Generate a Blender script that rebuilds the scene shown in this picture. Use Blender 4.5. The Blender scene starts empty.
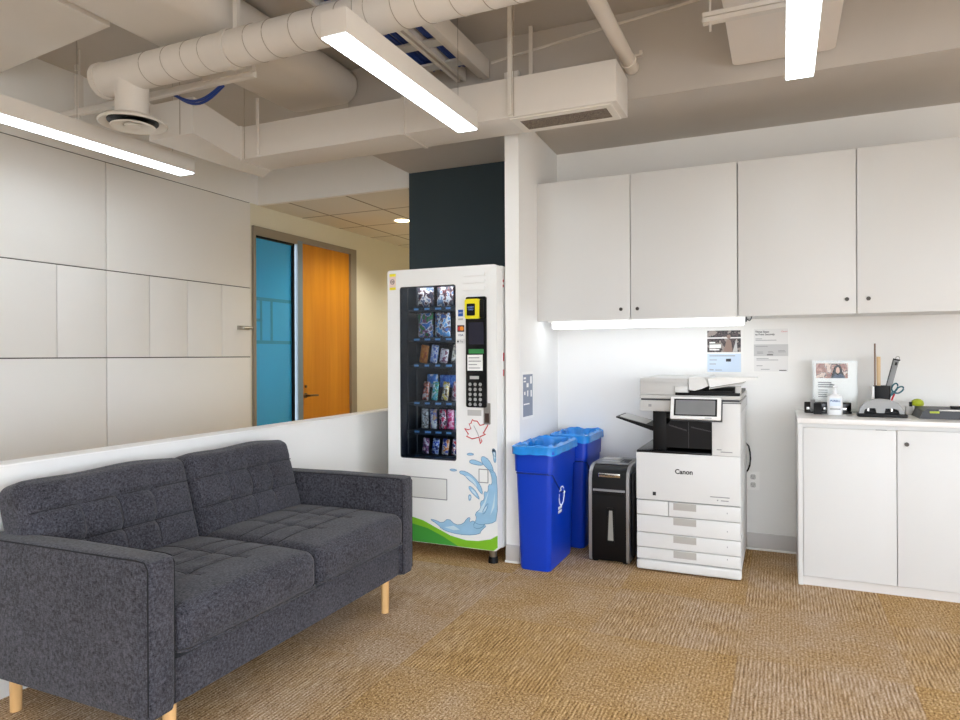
import bpy, bmesh, math, random
from mathutils import Vector, Matrix
random.seed(7)
SC = bpy.context.scene
COL = SC.collection

# ---------------------------------------------------------------- materials
def lin(c):
    return tuple((x/255/12.92 if x/255 <= .04045 else ((x/255+.055)/1.055)**2.4) for x in c)

def principled(name):
    m = bpy.data.materials.new(name); m.use_nodes = True
    nt = m.node_tree
    return m, nt, nt.nodes['Principled BSDF']

def mat(name, rgb, rough=.5, metal=0., vary=.03, scale=6., bump=0., bscale=200., spec=.5, coat=0.):
    """plain surface with a slight procedural tone variation"""
    m, nt, b = principled(name)
    c = lin(rgb)
    tc = nt.nodes.new('ShaderNodeTexCoord')
    no = nt.nodes.new('ShaderNodeTexNoise'); no.inputs['Scale'].default_value = scale; no.inputs['Detail'].default_value = 3
    nt.links.new(tc.outputs['Object'], no.inputs['Vector'])
    mx = nt.nodes.new('ShaderNodeMix'); mx.data_type = 'RGBA'
    mx.inputs[6].default_value = (*[x*(1-vary) for x in c], 1)
    mx.inputs[7].default_value = (*[min(1, x*(1+vary)) for x in c], 1)
    nt.links.new(no.outputs[0], mx.inputs[0]); nt.links.new(mx.outputs[2], b.inputs['Base Color'])
    b.inputs['Roughness'].default_value = rough; b.inputs['Metallic'].default_value = metal
    b.inputs['Specular IOR Level'].default_value = spec; b.inputs['Coat Weight'].default_value = coat
    if bump:
        n2 = nt.nodes.new('ShaderNodeTexNoise'); n2.inputs['Scale'].default_value = bscale
        nt.links.new(tc.outputs['Object'], n2.inputs['Vector'])
        bp = nt.nodes.new('ShaderNodeBump'); bp.inputs['Strength'].default_value = bump; bp.inputs['Distance'].default_value = .002
        nt.links.new(n2.outputs[0], bp.inputs['Height']); nt.links.new(bp.outputs[0], b.inputs['Normal'])
    return m

def emat(name, rgb, strength):
    m = bpy.data.materials.new(name); m.use_nodes = True
    nt = m.node_tree; nt.nodes.clear()
    o = nt.nodes.new('ShaderNodeOutputMaterial'); e = nt.nodes.new('ShaderNodeEmission')
    e.inputs[0].default_value = (*lin(rgb), 1); e.inputs[1].default_value = strength
    nt.links.new(e.outputs[0], o.inputs[0])
    return m

def glass_mat(name, tint=(255, 255, 255), refl=1.0, rough=.02):
    m = bpy.data.materials.new(name); m.use_nodes = True
    nt = m.node_tree; nt.nodes.clear()
    o = nt.nodes.new('ShaderNodeOutputMaterial')
    t = nt.nodes.new('ShaderNodeBsdfTransparent'); t.inputs[0].default_value = (*lin(tint), 1)
    g = nt.nodes.new('ShaderNodeBsdfGlossy'); g.inputs['Roughness'].default_value = rough
    f = nt.nodes.new('ShaderNodeFresnel'); f.inputs[0].default_value = 1.45
    k = nt.nodes.new('ShaderNodeMath'); k.operation = 'MULTIPLY'; k.inputs[1].default_value = refl
    nt.links.new(f.outputs[0], k.inputs[0])
    x = nt.nodes.new('ShaderNodeMixShader')
    nt.links.new(k.outputs[0], x.inputs[0]); nt.links.new(t.outputs[0], x.inputs[1]); nt.links.new(g.outputs[0], x.inputs[2])
    nt.links.new(x.outputs[0], o.inputs[0])
    return m

def fabric(name, a, b_, scale=380.):
    m, nt, b = principled(name)
    tc = nt.nodes.new('ShaderNodeTexCoord')
    def noise(sx, sy, sz, det=2):
        mp = nt.nodes.new('ShaderNodeMapping'); mp.inputs['Scale'].default_value = (sx, sy, sz)
        nt.links.new(tc.outputs['Object'], mp.inputs[0])
        n = nt.nodes.new('ShaderNodeTexNoise'); n.inputs['Scale'].default_value = 1; n.inputs['Detail'].default_value = det
        nt.links.new(mp.outputs[0], n.inputs['Vector'])
        return n
    n1 = noise(scale, scale*.25, scale*.25); n2 = noise(scale*.25, scale, scale*.25); n3 = noise(scale*.3, scale*.3, scale*1.2); n4 = noise(5, 5, 5)
    def add(p, q, op='ADD'):
        k = nt.nodes.new('ShaderNodeMath'); k.operation = op
        for i, v in enumerate((p, q)):
            if isinstance(v, float): k.inputs[i].default_value = v
            else: nt.links.new(v, k.inputs[i])
        return k.outputs[0]
    s = add(add(n1.outputs[0], n2.outputs[0]), n3.outputs[0])
    s = add(s, .333, 'MULTIPLY')
    s2 = add(add(n4.outputs[0], .10, 'MULTIPLY'), add(s, .90, 'MULTIPLY'))
    r = nt.nodes.new('ShaderNodeValToRGB')
    r.color_ramp.elements[0].position = .38; r.color_ramp.elements[1].position = .64
    r.color_ramp.elements[0].color = (*lin(a), 1); r.color_ramp.elements[1].color = (*lin(b_), 1)
    nt.links.new(s2, r.inputs[0]); nt.links.new(r.outputs[0], b.inputs['Base Color'])
    b.inputs['Roughness'].default_value = .95; b.inputs['Specular IOR Level'].default_value = .15
    b.inputs['Sheen Weight'].default_value = .15
    bp = nt.nodes.new('ShaderNodeBump'); bp.inputs['Strength'].default_value = .5; bp.inputs['Distance'].default_value = .0015
    nt.links.new(s, bp.inputs['Height']); nt.links.new(bp.outputs[0], b.inputs['Normal'])
    return m

def carpet(name):
    m, nt, b = principled(name)
    N, L = nt.nodes, nt.links
    tc = N.new('ShaderNodeTexCoord')
    sep = N.new('ShaderNodeSeparateXYZ'); L.new(tc.outputs['Object'], sep.inputs[0])
    def ma(op, p, q=None, r=None):
        k = N.new('ShaderNodeMath'); k.operation = op
        for i, v in enumerate((p, q, r)):
            if v is None: continue
            if isinstance(v, (int, float)): k.inputs[i].default_value = v
            else: L.new(v, k.inputs[i])
        return k.outputs[0]
    T = .61
    tx = ma('FLOOR', ma('DIVIDE', ma('ADD', sep.outputs[0], .17), T)); ty = ma('FLOOR', ma('DIVIDE', ma('ADD', sep.outputs[1], .12), T))
    par = ma('MODULO', ma('ADD', ma('ADD', tx, ty), 200.), 2.)
    cmb = N.new('ShaderNodeCombineXYZ'); L.new(tx, cmb.inputs[0]); L.new(ty, cmb.inputs[1])
    wn = N.new('ShaderNodeTexWhiteNoise'); wn.noise_dimensions = '3D'; L.new(cmb.outputs[0], wn.inputs[0])
    def streak(sx, sy):
        mp = N.new('ShaderNodeMapping'); mp.inputs['Scale'].default_value = (sx, sy, 1)
        L.new(tc.outputs['Object'], mp.inputs[0])
        n = N.new('ShaderNodeTexNoise'); n.inputs['Scale'].default_value = 1; n.inputs['Detail'].default_value = 2; n.inputs['Roughness'].default_value = .6
        L.new(mp.outputs[0], n.inputs['Vector'])
        return n.outputs[0]
    def rib(axis):   # corduroy lines, wobbling a little
        w = streak(14, 14)
        return ma('SINE', ma('ADD', ma('MULTIPLY', sep.outputs[axis], 2*math.pi/.0145), ma('MULTIPLY', w, 4.5)))
    def mix(f, p, q):
        k = N.new('ShaderNodeMix'); k.data_type = 'FLOAT'
        L.new(f, k.inputs[0]); L.new(p, k.inputs[2]); L.new(q, k.inputs[3])
        return k.outputs[0]
    st = mix(par, streak(120, 12), streak(90, 60))
    amp = ma('MULTIPLY_ADD', par, -.03, .06)
    fine = N.new('ShaderNodeTexNoise'); fine.inputs['Scale'].default_value = 150; fine.inputs['Detail'].default_value = 4; fine.inputs['Roughness'].default_value = .75
    L.new(tc.outputs['Object'], fine.inputs['Vector'])
    big = N.new('ShaderNodeTexNoise'); big.inputs['Scale'].default_value = 4; big.inputs['Detail'].default_value = 3
    L.new(tc.outputs['Object'], big.inputs['Vector'])
    v = ma('ADD', ma('MULTIPLY', st, .40), ma('MULTIPLY', rib(0), amp))
    v = ma('ADD', v, ma('MULTIPLY', fine.outputs[0], 1.05))
    v = ma('ADD', v, ma('MULTIPLY', ma('SUBTRACT', wn.outputs[0], .5), .05))
    v = ma('ADD', v, ma('MULTIPLY', ma('SUBTRACT', big.outputs[0], .5), .15))
    v = ma('SUBTRACT', v, .20)
    r = N.new('ShaderNodeValToRGB')
    e = r.color_ramp.elements
    e[0].position = .30; e[0].color = (*lin((74, 54, 34)), 1)
    e[1].position = .76; e[1].color = (*lin((255, 240, 212)), 1)
    k = e.new(.53); k.color = (*lin((190, 159, 119)), 1)
    L.new(v, r.inputs[0])
    tint = N.new('ShaderNodeMix'); tint.data_type = 'RGBA'; tint.blend_type = 'MULTIPLY'; tint.inputs[0].default_value = 1
    tr = N.new('ShaderNodeValToRGB'); tr.color_ramp.elements[0].color = (*lin((255, 242, 212)), 1); tr.color_ramp.elements[1].color = (*lin((234, 229, 232)), 1)
    L.new(ma('MULTIPLY_ADD', ma('SUBTRACT', big.outputs[0], .5), 1.6, wn.outputs[0]), tr.inputs[0])
    L.new(r.outputs[0], tint.inputs[6]); L.new(tr.outputs[0], tint.inputs[7])
    L.new(tint.outputs[2], b.inputs['Base Color'])
    b.inputs['Roughness'].default_value = 1; b.inputs['Specular IOR Level'].default_value = .1
    bp = N.new('ShaderNodeBump'); bp.inputs['Strength'].default_value = .7; bp.inputs['Distance'].default_value = .004
    L.new(v, bp.inputs['Height']); L.new(bp.outputs[0], b.inputs['Normal'])
    return m

def wood(name, a, b_, axis=2, scale=1.0, rough=.35):
    m, nt, b = principled(name)
    tc = nt.nodes.new('ShaderNodeTexCoord')
    mp = nt.nodes.new('ShaderNodeMapping')
    s = [18*scale]*3; s[axis] = 1.1*scale; mp.inputs['Scale'].default_value = s
    nt.links.new(tc.outputs['Object'], mp.inputs[0])
    n = nt.nodes.new('ShaderNodeTexNoise'); n.inputs['Scale'].default_value = 1; n.inputs['Detail'].default_value = 4; n.inputs['Distortion'].default_value = .6
    nt.links.new(mp.outputs[0], n.inputs['Vector'])
    r = nt.nodes.new('ShaderNodeValToRGB'); r.color_ramp.elements[0].position = .3; r.color_ramp.elements[1].position = .7
    r.color_ramp.elements[0].color = (*lin(a), 1); r.color_ramp.elements[1].color = (*lin(b_), 1)
    nt.links.new(n.outputs[0], r.inputs[0]); nt.links.new(r.outputs[0], b.inputs['Base Color'])
    b.inputs['Roughness'].default_value = rough
    return m

def print_mat(name, cols, scale=30., rough=.35, stretch=(1, 1, 1)):
    """blotchy multi-colour print (snack wrappers, photographs)"""
    m, nt, b = principled(name)
    tc = nt.nodes.new('ShaderNodeTexCoord')
    mp = nt.nodes.new('ShaderNodeMapping'); mp.inputs['Scale'].default_value = stretch
    mp.inputs['Location'].default_value = (random.random()*9, random.random()*9, random.random()*9)
    nt.links.new(tc.outputs['Object'], mp.inputs[0])
    n = nt.nodes.new('ShaderNodeTexNoise'); n.inputs['Scale'].default_value = scale; n.inputs['Detail'].default_value = 2
    nt.links.new(mp.outputs[0], n.inputs['Vector'])
    r = nt.nodes.new('ShaderNodeValToRGB'); r.color_ramp.interpolation = 'CONSTANT'
    e = r.color_ramp.elements
    k = len(cols)
    e[0].position = 0; e[0].color = (*lin(cols[0]), 1)
    e[1].position = .36 + .28/k; e[1].color = (*lin(cols[1]), 1)
    for i, c in enumerate(cols[2:]):
        q = e.new(.36 + .28*(i+2)/k); q.color = (*lin(c), 1)
    nt.links.new(n.outputs[0], r.inputs[0]); nt.links.new(r.outputs[0], b.inputs['Base Color'])
    b.inputs['Roughness'].default_value = rough
    return m

def tile_mat(name, a, line, size=.61):
    m, nt, b = principled(name)
    tc = nt.nodes.new('ShaderNodeTexCoord')
    br = nt.nodes.new('ShaderNodeTexBrick'); br.offset = 0
    br.inputs['Color1'].default_value = (*lin(a), 1); br.inputs['Color2'].default_value = (*[x*.95 for x in lin(a)], 1)
    br.inputs['Mortar'].default_value = (*lin(line), 1)
    br.inputs['Scale'].default_value = 1; br.inputs['Brick Width'].default_value = size; br.inputs['Row Height'].default_value = size
    br.inputs['Mortar Size'].default_value = .011
    mp = nt.nodes.new('ShaderNodeMapping'); mp.inputs['Location'].default_value = (.33, .1, 0)
    nt.links.new(tc.outputs['Object'], mp.inputs[0]); nt.links.new(mp.outputs[0], br.inputs['Vector'])
    nt.links.new(br.outputs[0], b.inputs['Base Color']); b.inputs['Roughness'].default_value = .9
    return m

# ---------------------------------------------------------------- mesh building
class MB:
    def __init__(self): self.v = []; self.f = []; self.mi = []
    def add(self, vs, fs, mi=0, M=None):
        o = len(self.v)
        for p in vs:
            p = Vector(p)
            self.v.append(M @ p if M else p)
        for f in fs: self.f.append([o+i for i in f]); self.mi.append(mi)
        return self
    def bm(self, bm, mi=0, M=None):
        bm.verts.index_update()
        self.add([v.co.copy() for v in bm.verts], [[v.index for v in f.verts] for f in bm.faces], mi, M); bm.free(); return self
    def box(self, x0, y0, z0, x1, y1, z1, bev=0, mi=0, seg=2, M=None):
        bm = bmesh.new(); bmesh.ops.create_cube(bm, size=1)
        for v in bm.verts:
            v.co = Vector(((x0+x1)/2+v.co.x*(x1-x0), (y0+y1)/2+v.co.y*(y1-y0), (z0+z1)/2+v.co.z*(z1-z0)))
        if bev: bmesh.ops.bevel(bm, geom=bm.edges[:], offset=bev, segments=seg, profile=.6, affect='EDGES', clamp_overlap=True)
        return self.bm(bm, mi, M)
    def cyl(self, p0, p1, r, r2=None, n=24, mi=0, cap=True):
        p0, p1 = Vector(p0), Vector(p1); r2 = r if r2 is None else r2
        q = (p1-p0).to_track_quat('Z', 'Y').to_matrix()
        vs = []; 
        for p, rr in ((p0, r), (p1, r2)):
            for i in range(n):
                a = 2*math.pi*i/n; vs.append(p+q @ Vector((rr*math.cos(a), rr*math.sin(a), 0)))
        fs = [[i, (i+1) % n, n+(i+1) % n, n+i] for i in range(n)]
        if cap: fs += [list(range(n))[::-1], list(range(n, 2*n))]
        return self.add(vs, fs, mi)
    def tube(self, pts, r, n=10, mi=0, closed=False):
        pts = [Vector(p) for p in pts]; vs = []; fs = []; k = len(pts)
        up = Vector((0, 0, 1))
        for i, p in enumerate(pts):
            a = pts[(i-1) % k] if (i or closed) else p; b = pts[(i+1) % k] if (i < k-1 or closed) else p
            t = (b-a).normalized()
            s = t.cross(up)
            if s.length < 1e-3: s = t.cross(Vector((0, 1, 0)))
            s.normalize(); u = s.cross(t)
            rr = r[i] if isinstance(r, (list, tuple)) else r
            for j in range(n):
                an = 2*math.pi*j/n; vs.append(p+s*rr*math.cos(an)+u*rr*math.sin(an))
        m = k if closed else k-1
        for i in range(m):
            for j in range(n):
                a, b = i*n+j, i*n+(j+1) % n; c, d = ((i+1) % k)*n+(j+1) % n, ((i+1) % k)*n+j
                fs.append([a, b, c, d])
        if not closed: fs += [list(range(n))[::-1], list(range((k-1)*n, k*n))]
        return self.add(vs, fs, mi)
    def prism(self, pts, axis, a, b, mi=0):
        """polygon in the plane across `axis`, extruded from a to b"""
        n = len(pts)
        def P(p, t): return {'x': (t, p[0], p[1]), 'y': (p[0], t, p[1]), 'z': (p[0], p[1], t)}[axis]
        vs = [P(p, a) for p in pts]+[P(p, b) for p in pts]
        fs = [list(range(n)), list(range(n, 2*n))[::-1]]+[[i, n+i, n+(i+1) % n, (i+1) % n] for i in range(n)]
        bm = bmesh.new(); bv = [bm.verts.new(v) for v in vs]
        for f in fs: bm.faces.new([bv[i] for i in f])
        bmesh.ops.recalc_face_normals(bm, faces=bm.faces[:])
        big = [f for f in bm.faces if len(f.verts) > 4]
        if big: bmesh.ops.triangulate(bm, faces=big)
        return self.bm(bm, mi)
    def ring(self, outer, inner, axis, a, b, mi=0):
        """plate with a hole; outer/inner polygons of the same length"""
        n = len(outer)
        def P(p, t): return {'x': (t, p[0], p[1]), 'y': (p[0], t, p[1]), 'z': (p[0], p[1], t)}[axis]
        vs = [P(p, a) for p in outer]+[P(p, a) for p in inner]+[P(p, b) for p in outer]+[P(p, b) for p in inner]
        fs = []
        for i in range(n):
            j = (i+1) % n
            fs += [[i, j, n+j, n+i], [2*n+i, 3*n+i, 3*n+j, 2*n+j], [i, 2*n+i, 2*n+j, j], [n+i, n+j, 3*n+j, 3*n+i]]
        bm = bmesh.new(); bv = [bm.verts.new(v) for v in vs]
        for f in fs: bm.faces.new([bv[i] for i in f])
        bmesh.ops.recalc_face_normals(bm, faces=bm.faces[:])
        return self.bm(bm, mi)
    def lathe(self, prof, c, n=32, mi=0):
        c = Vector(c); vs = []; fs = []
        for r, z in prof:
            for i in range(n):
                a = 2*math.pi*i/n; vs.append(c+Vector((r*math.cos(a), r*math.sin(a), z)))
        for k in range(len(prof)-1):
            for i in range(n):
                fs.append([k*n+i, k*n+(i+1) % n, (k+1)*n+(i+1) % n, (k+1)*n+i])
        fs += [list(range(n))[::-1], list(range((len(prof)-1)*n, len(prof)*n))]
        return self.add(vs, fs, mi)
    def soft(self, c, size, r, n=(20, 20, 8), deform=None, mi=0, M=None):
        """dense rounded box; deform(p, u) moves a point given its -1..1 position"""
        hx, hy, hz = [s/2 for s in size]; bm = bmesh.new(); cache = {}
        def vert(i, j, k):
            key = (i, j, k)
            if key not in cache:
                u = Vector((2*i/n[0]-1, 2*j/n[1]-1, 2*k/n[2]-1))
                p = Vector((u.x*hx, u.y*hy, u.z*hz))
                q = Vector((max(-hx+r, min(hx-r, p.x)), max(-hy+r, min(hy-r, p.y)), max(-hz+r, min(hz-r, p.z))))
                d = p-q
                if d.length > 1e-9: p = q+d.normalized()*min(r, max(abs(d.x), abs(d.y), abs(d.z)))
                if deform: p = deform(p, u)
                cache[key] = bm.verts.new(Vector(c)+p)
            return cache[key]
        X, Y, Z = n
        for i in range(X):
            for j in range(Y):
                bm.faces.new([vert(i, j, 0), vert(i, j+1, 0), vert(i+1, j+1, 0), vert(i+1, j, 0)])
                bm.faces.new([vert(i, j, Z), vert(i+1, j, Z), vert(i+1, j+1, Z), vert(i, j+1, Z)])
        for i in range(X):
            for k in range(Z):
                bm.faces.new([vert(i, 0, k), vert(i+1, 0, k), vert(i+1, 0, k+1), vert(i, 0, k+1)])
                bm.faces.new([vert(i, Y, k), vert(i, Y, k+1), vert(i+1, Y, k+1), vert(i+1, Y, k)])
        for j in range(Y):
            for k in range(Z):
                bm.faces.new([vert(0, j, k), vert(0, j, k+1), vert(0, j+1, k+1), vert(0, j+1, k)])
                bm.faces.new([vert(X, j, k), vert(X, j+1, k), vert(X, j+1, k+1), vert(X, j, k+1)])
        return self.bm(bm, mi, M)
    def build(self, name, m, parent=None, smooth=35):
        off = OFF.get(parent.name, Vector((0, 0, 0))) if parent else Vector((0, 0, 0))
        me = bpy.data.meshes.new(name)
        me.from_pydata([tuple(v-off) for v in self.v], [], self.f)
        for k in (m if isinstance(m, (list, tuple)) else [m]): me.materials.append(k)
        me.polygons.foreach_set('material_index', self.mi)
        bm = bmesh.new(); bm.from_mesh(me); bmesh.ops.recalc_face_normals(bm, faces=bm.faces[:]); bm.to_mesh(me); bm.free()
        if smooth:
            me.shade_smooth(); me.set_sharp_from_angle(angle=math.radians(smooth))
        me.update()
        o = bpy.data.objects.new(name, me); COL.objects.link(o)
        if parent: o.parent = parent; OFF[o.name] = off
        return o

OFF = {}
def tag(o, label, cat, group=None):
    o['label'] = label; o['category'] = cat
    if group: o['group'] = group
    return o
def thing(name, label, cat, loc, group=None):
    o = bpy.data.objects.new(name, None); COL.objects.link(o); o.location = loc; o.empty_display_size = .1
    OFF[o.name] = Vector(loc)
    return tag(o, label, cat, group)
def struct(name, mb, m, smooth=35, parent=None):
    o = mb.build(name, m, parent, smooth)
    if not parent: o['kind'] = 'structure'
    return o
def sroot(name, loc=(0, 0, 0)):
    o = bpy.data.objects.new(name, None); COL.objects.link(o); o.location = loc; OFF[o.name] = Vector(loc); o['kind'] = 'structure'
    return o
def text(name, s, size, loc, M3, m, parent, align='CENTER', depth=.0004, bold=0.):
    cu = bpy.data.curves.new(name, 'FONT'); cu.body = s; cu.size = size; cu.align_x = align; cu.align_y = 'CENTER'; cu.extrude = depth; cu.offset = bold; cu.resolution_u = 3
    o = bpy.data.objects.new(name+'_tmp', cu); COL.objects.link(o)
    dg = bpy.context.evaluated_depsgraph_get(); me = bpy.data.meshes.new_from_object(o.evaluated_get(dg))
    bpy.data.objects.remove(o); bpy.data.curves.remove(cu)
    me.name = name
    me.transform(Matrix.Translation(Vector(loc)-OFF.get(parent.name, Vector((0, 0, 0)))) @ M3.to_4x4())
    me.materials.clear(); me.materials.append(m)
    q = bpy.data.objects.new(name, me); COL.objects.link(q); q.parent = parent; OFF[q.name] = OFF[parent.name]
    return q
FRONT = Matrix(((1, 0, 0), (0, 0, -1), (0, 1, 0)))        # letters on a face looking towards -Y
SIDE = Matrix(((0, 0, 1), (1, 0, 0), (0, 1, 0)))          # letters on a face looking towards +X
def rrect(x0, z0, x1, z1, r, n=4):
    out = []
    for cx, cz, a0 in ((x1-r, z1-r, 0), (x0+r, z1-r, 90), (x0+r, z0+r, 180), (x1-r, z0+r, 270)):
        for i in range(n+1):
            a = math.radians(a0+90*i/n); out.append((cx+r*math.cos(a), cz+r*math.sin(a)))
    return out

# ---------------------------------------------------------------- palette
WHITE = mat('white_laminate', (217, 217, 215), .38, vary=.008)
WALLW = mat('white_wall_paint', (238, 237, 234), .75, vary=.012, bump=.05)
WALLR = mat('back_wall_paint', (241, 240, 237), .75, vary=.012, bump=.05)
CEILP = mat('ceiling_paint', (198, 192, 185), .85, vary=.03, bump=.15, bscale=60)
DUCTP = mat('duct_paint', (226, 221, 214), .6, vary=.03)
DUCTS = mat('duct_seam_paint', (176, 166, 154), .7)
PANEL = mat('wall_panel_white', (236, 234, 230), .42, vary=.008)
GROOVE = mat('panel_groove_dark', (70, 66, 62), .9)
CORRW = mat('corridor_wall_cream', (228, 224, 206), .8, vary=.02)
CORRC = tile_mat('acoustic_tile', (224, 220, 208), (140, 132, 116))
DARKW = mat('charcoal_wall_paint', (52, 66, 73), .8, vary=.03)
BASEB = mat('baseboard_grey', (206, 202, 199), .5)
TOEW = mat('baseboard_edge_white', (248, 247, 244), .5)
CARPET = carpet('loop_pile_carpet_tile')
STEEL = mat('brushed_steel', (176, 172, 166), .32, metal=1., vary=.05)
CHROME = mat('chrome', (205, 205, 205), .15, metal=1.)
FRAMEM = mat('door_frame_grey', (146, 137, 122), .5)
MULL = mat('mullion_pale_blue', (120, 138, 150), .4)
BLACK = mat('black_plastic', (9, 9, 10), .45, spec=.25)
BLACKG = mat('gloss_black_plastic', (9, 9, 11), .15, spec=.35)
DGREY = mat('dark_grey_plastic', (58, 59, 62), .45)
MGREY = mat('mid_grey_plastic', (136, 136, 136), .4)
LGREY = mat('light_grey_plastic', (196, 195, 192), .45)
PRW = mat('printer_white', (220, 220, 218), .42, vary=.008)
PRG = mat('printer_warm_grey', (196, 195, 192), .45, vary=.01)
PAPER = mat('white_paper', (244, 243, 240), .8)
SOFAF = fabric('charcoal_woven_fabric', (20, 20, 25), (88, 87, 95))
SOFAD = mat('sofa_stitch_dark', (26, 26, 30), .95)
BIRCH = wood('birch_leg_wood', (206, 160, 104), (226, 186, 130), 2)
DOORW = wood('amber_door_veneer', (196, 122, 14), (214, 142, 30), 2, .6, .4)
TEALG = mat('teal_window_film', (60, 172, 230), .22, vary=.04, scale=1.5)
TEALD = mat('teal_reflection_tint', (50, 148, 188), .25)  # tone of the reflected bars painted on the pane
BLUE = mat('blue_bin_plastic', (0, 58, 188), .38, vary=.04, scale=3)
LINER = mat('blue_liner_film', (40, 140, 224), .25, vary=.35, scale=16)
VENDW = mat('vending_white_enamel', (242, 242, 240), .3, vary=.006)
RED = mat('red_print', (206, 40, 48), .4)
YELLOW = mat('yellow_print', (240, 226, 26), .4)
INK = mat('black_ink', (34, 34, 36), .6)
GREYINK = mat('grey_ink', (150, 150, 152), .7)
LIME = mat('lime_green_plastic', (178, 190, 30), .35)
BLUECAB = mat('blue_network_cable', (30, 62, 140), .45, vary=.35, scale=60)
LIGHTON = emat('light_diffuser_on', (232, 245, 255), 6.6)
STRIPON = emat('strip_diffuser_on', (244, 250, 255), 2.6)
WARMON = emat('warm_downlight_on', (255, 226, 170), 10.0)
LEDON = emat('vending_led_on', (255, 252, 248), 10)
GLASS = glass_mat('clear_glass', (236, 242, 246), .6)
ACRYL = glass_mat('clear_acrylic', (253, 254, 254), .5)

# ---------------------------------------------------------------- the room
YB = 4.58; XL = -4.3; ZC = 3.12; CX = -1.412
struct('floor', MB().box(-4.45, -3.1, -.1, 3.3, 10.2, 0), CARPET)
struct('ceiling', MB().box(-4.45, -3.1, ZC, 3.3, YB+.3, ZC+.1), CEILP)
struct('wall_back', MB().box(-2.63, YB, 0, 3.2, YB+.12, ZC), WALLR)
struct('wall_charcoal', MB().box(-2.632, YB-.012, 0, -1.497, YB+.13, 2.64), DARKW)
struct('wall_column', MB().prism([(-1.497, 3.73), (-1.409, 3.73), (-1.442, YB), (-1.497, YB)], 'z', 0, 2.9), WALLW)
struct('wall_right', MB().box(3.2, -3, 0, 3.3, YB+.1, .3).box(3.2, -3, 2.05, 3.3, YB+.1, ZC).box(3.2, 1.9, .3, 3.3, YB+.1, 2.05).box(3.2, -3, .3, 3.3, -2.8, 2.05), WALLW)  # unseen wall; its opening is added to let fill light in
struct('wall_rear', MB().box(-4.45, -3.1, 0, 3.3, -3.0, .3).box(-4.45, -3.1, 1.75, 3.3, -3.0, ZC).box(-4.45, -3.1, .3, -.4, -3.0, 1.75).box(2.9, -3.1, .3, 3.3, -3.0, 1.75), WALLW)  # opening added in this unseen wall for fill from behind the viewer
# bulkhead over the cabinets, the column and the charcoal wall; beam over the corridor mouth
struct('ceiling_bulkhead', MB().box(-2.625, 3.76, 2.635, 3.2, YB+.1, ZC), CEILP)
struct('wall_beam', MB().box(XL-.02, 4.76, 2.585, -2.646, 4.80, ZC), WALLW)
# low wall behind the sofa with a bright cap
struct('wall_low', MB().box(-2.665, -2.9, 0, -2.56, YB, .832), WALLW)
struct('trim_1', MB().box(-2.668, -2.9, .832, -2.556, YB, .838, .002), TOEW)
# panelled left wall
g = .0037; KL = 1.075
def ky(y): return y*KL
def kz(z): return 1.225+(z-1.225)*KL
lw = MB().box(XL-.1, -3, 0, XL-.012, ky(4.335), ZC, mi=1)
lw.box(XL-.012, -3, kz(2.494), XL-.006, 4.77, ZC, mi=2)
yb = [-2.21, -.90, .41, 1.717, 3.026, 4.335]
for i in range(5):
    a, b = ky(yb[i])+g, ky(yb[i+1])-g
    lw.box(XL-.02, a, kz(1.788)+g, XL, b, kz(2.487), .0015, 0)
    lw.box(XL-.02, a, .02, XL, b, kz(1.22)-g, .0015, 0)
for a, b in ((-2.21, -.9), (-.9, .41), (.41, 1.717), (1.717, 2.697), (2.697, 3.026), (3.026, 3.354), (3.354, 3.681), (3.681, 4.018), (4.018, 4.335)):
    lw.box(XL-.02, ky(a)+g*.7, kz(1.22)+g, XL, ky(b)-g*.7, kz(1.788)-g, .0015, 0)
struct('wall_left', lw, [PANEL, GROOVE, WALLW])
# corridor
struct('wall_corridor', MB().box(XL-.1, ky(4.335), 0, XL-.015, ky(4.36), kz(2.49)).box(XL-.1, ky(4.36), kz(2.31), XL-.015, ky(5.84), 2.7).box(XL-.1, ky(5.84), 0, XL-.015, 10.1, 2.7), CORRW)
struct('wall_corridor_end', MB().box(XL, 10.0, 0, -2.5, 10.1, 2.7), CORRW)
struct('wall_corridor_right', MB().box(-2.63, YB+.13, 0, -2.52, 10.0, 2.7), CORRW)
struct('ceiling_corridor', MB().box(XL-.02, 4.80, 2.585, -2.52, 10.0, 2.64), CORRC)
# baseboards
def baseboard(name, x0, y0, x1, y1):
    m = MB().box(x0, y0, .012, x1, y1, .105, .003, 0)
    struct(name, m.box(x0-.004, y0-.004, 0, x1+.004, y1+.004, .012, .002, 1), [BASEB, TOEW])
baseboard('baseboard_back', CX, YB-.012, .08, YB)
baseboard('baseboard_column', -1.497, 3.718, CX+.001, 3.73)
baseboard('baseboard_alcove', CX, 3.735, CX+.012, YB-.014)

# window and door in the corridor wall
def kbox(m, x0, y0, z0, x1, y1, z1, bev=0): return m.box(XL+x0, ky(y0), max(0, kz(z0)) if z0 > .15 else z0, XL+x1, ky(y1), kz(z1), bev)
w = sroot('window_1', (XL, ky(4.64), 0))
m = MB(); kbox(m, -.06, 4.36, .02, .012, 4.385, 2.27); kbox(m, -.06, 4.385, 2.235, .012, 4.915, 2.27); kbox(m, -.06, 4.385, .02, .012, 4.915, .2); m.build('window_frame', FRAMEM, w)
m = MB(); kbox(m, -.035, 4.385, 2.218, .004, 4.875, 2.235); kbox(m, -.035, 4.862, .2, .004, 4.88, 2.235); m.build('gasket', BLACK, w)
m = MB(); kbox(m, -.03, 4.385, .2, -.022, 4.865, 2.219); pn = m.build('pane', TEALG, w)
bb = MB()  # reflection of bars in the pane, painted on as darker strips
for z in (1.71, 1.345): kbox(bb, -.022, 4.386, z-.014, -.0205, 4.862, z+.014)
kbox(bb, -.022, 4.386, 1.53-.012, -.0205, 4.49, 1.53+.012)
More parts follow.
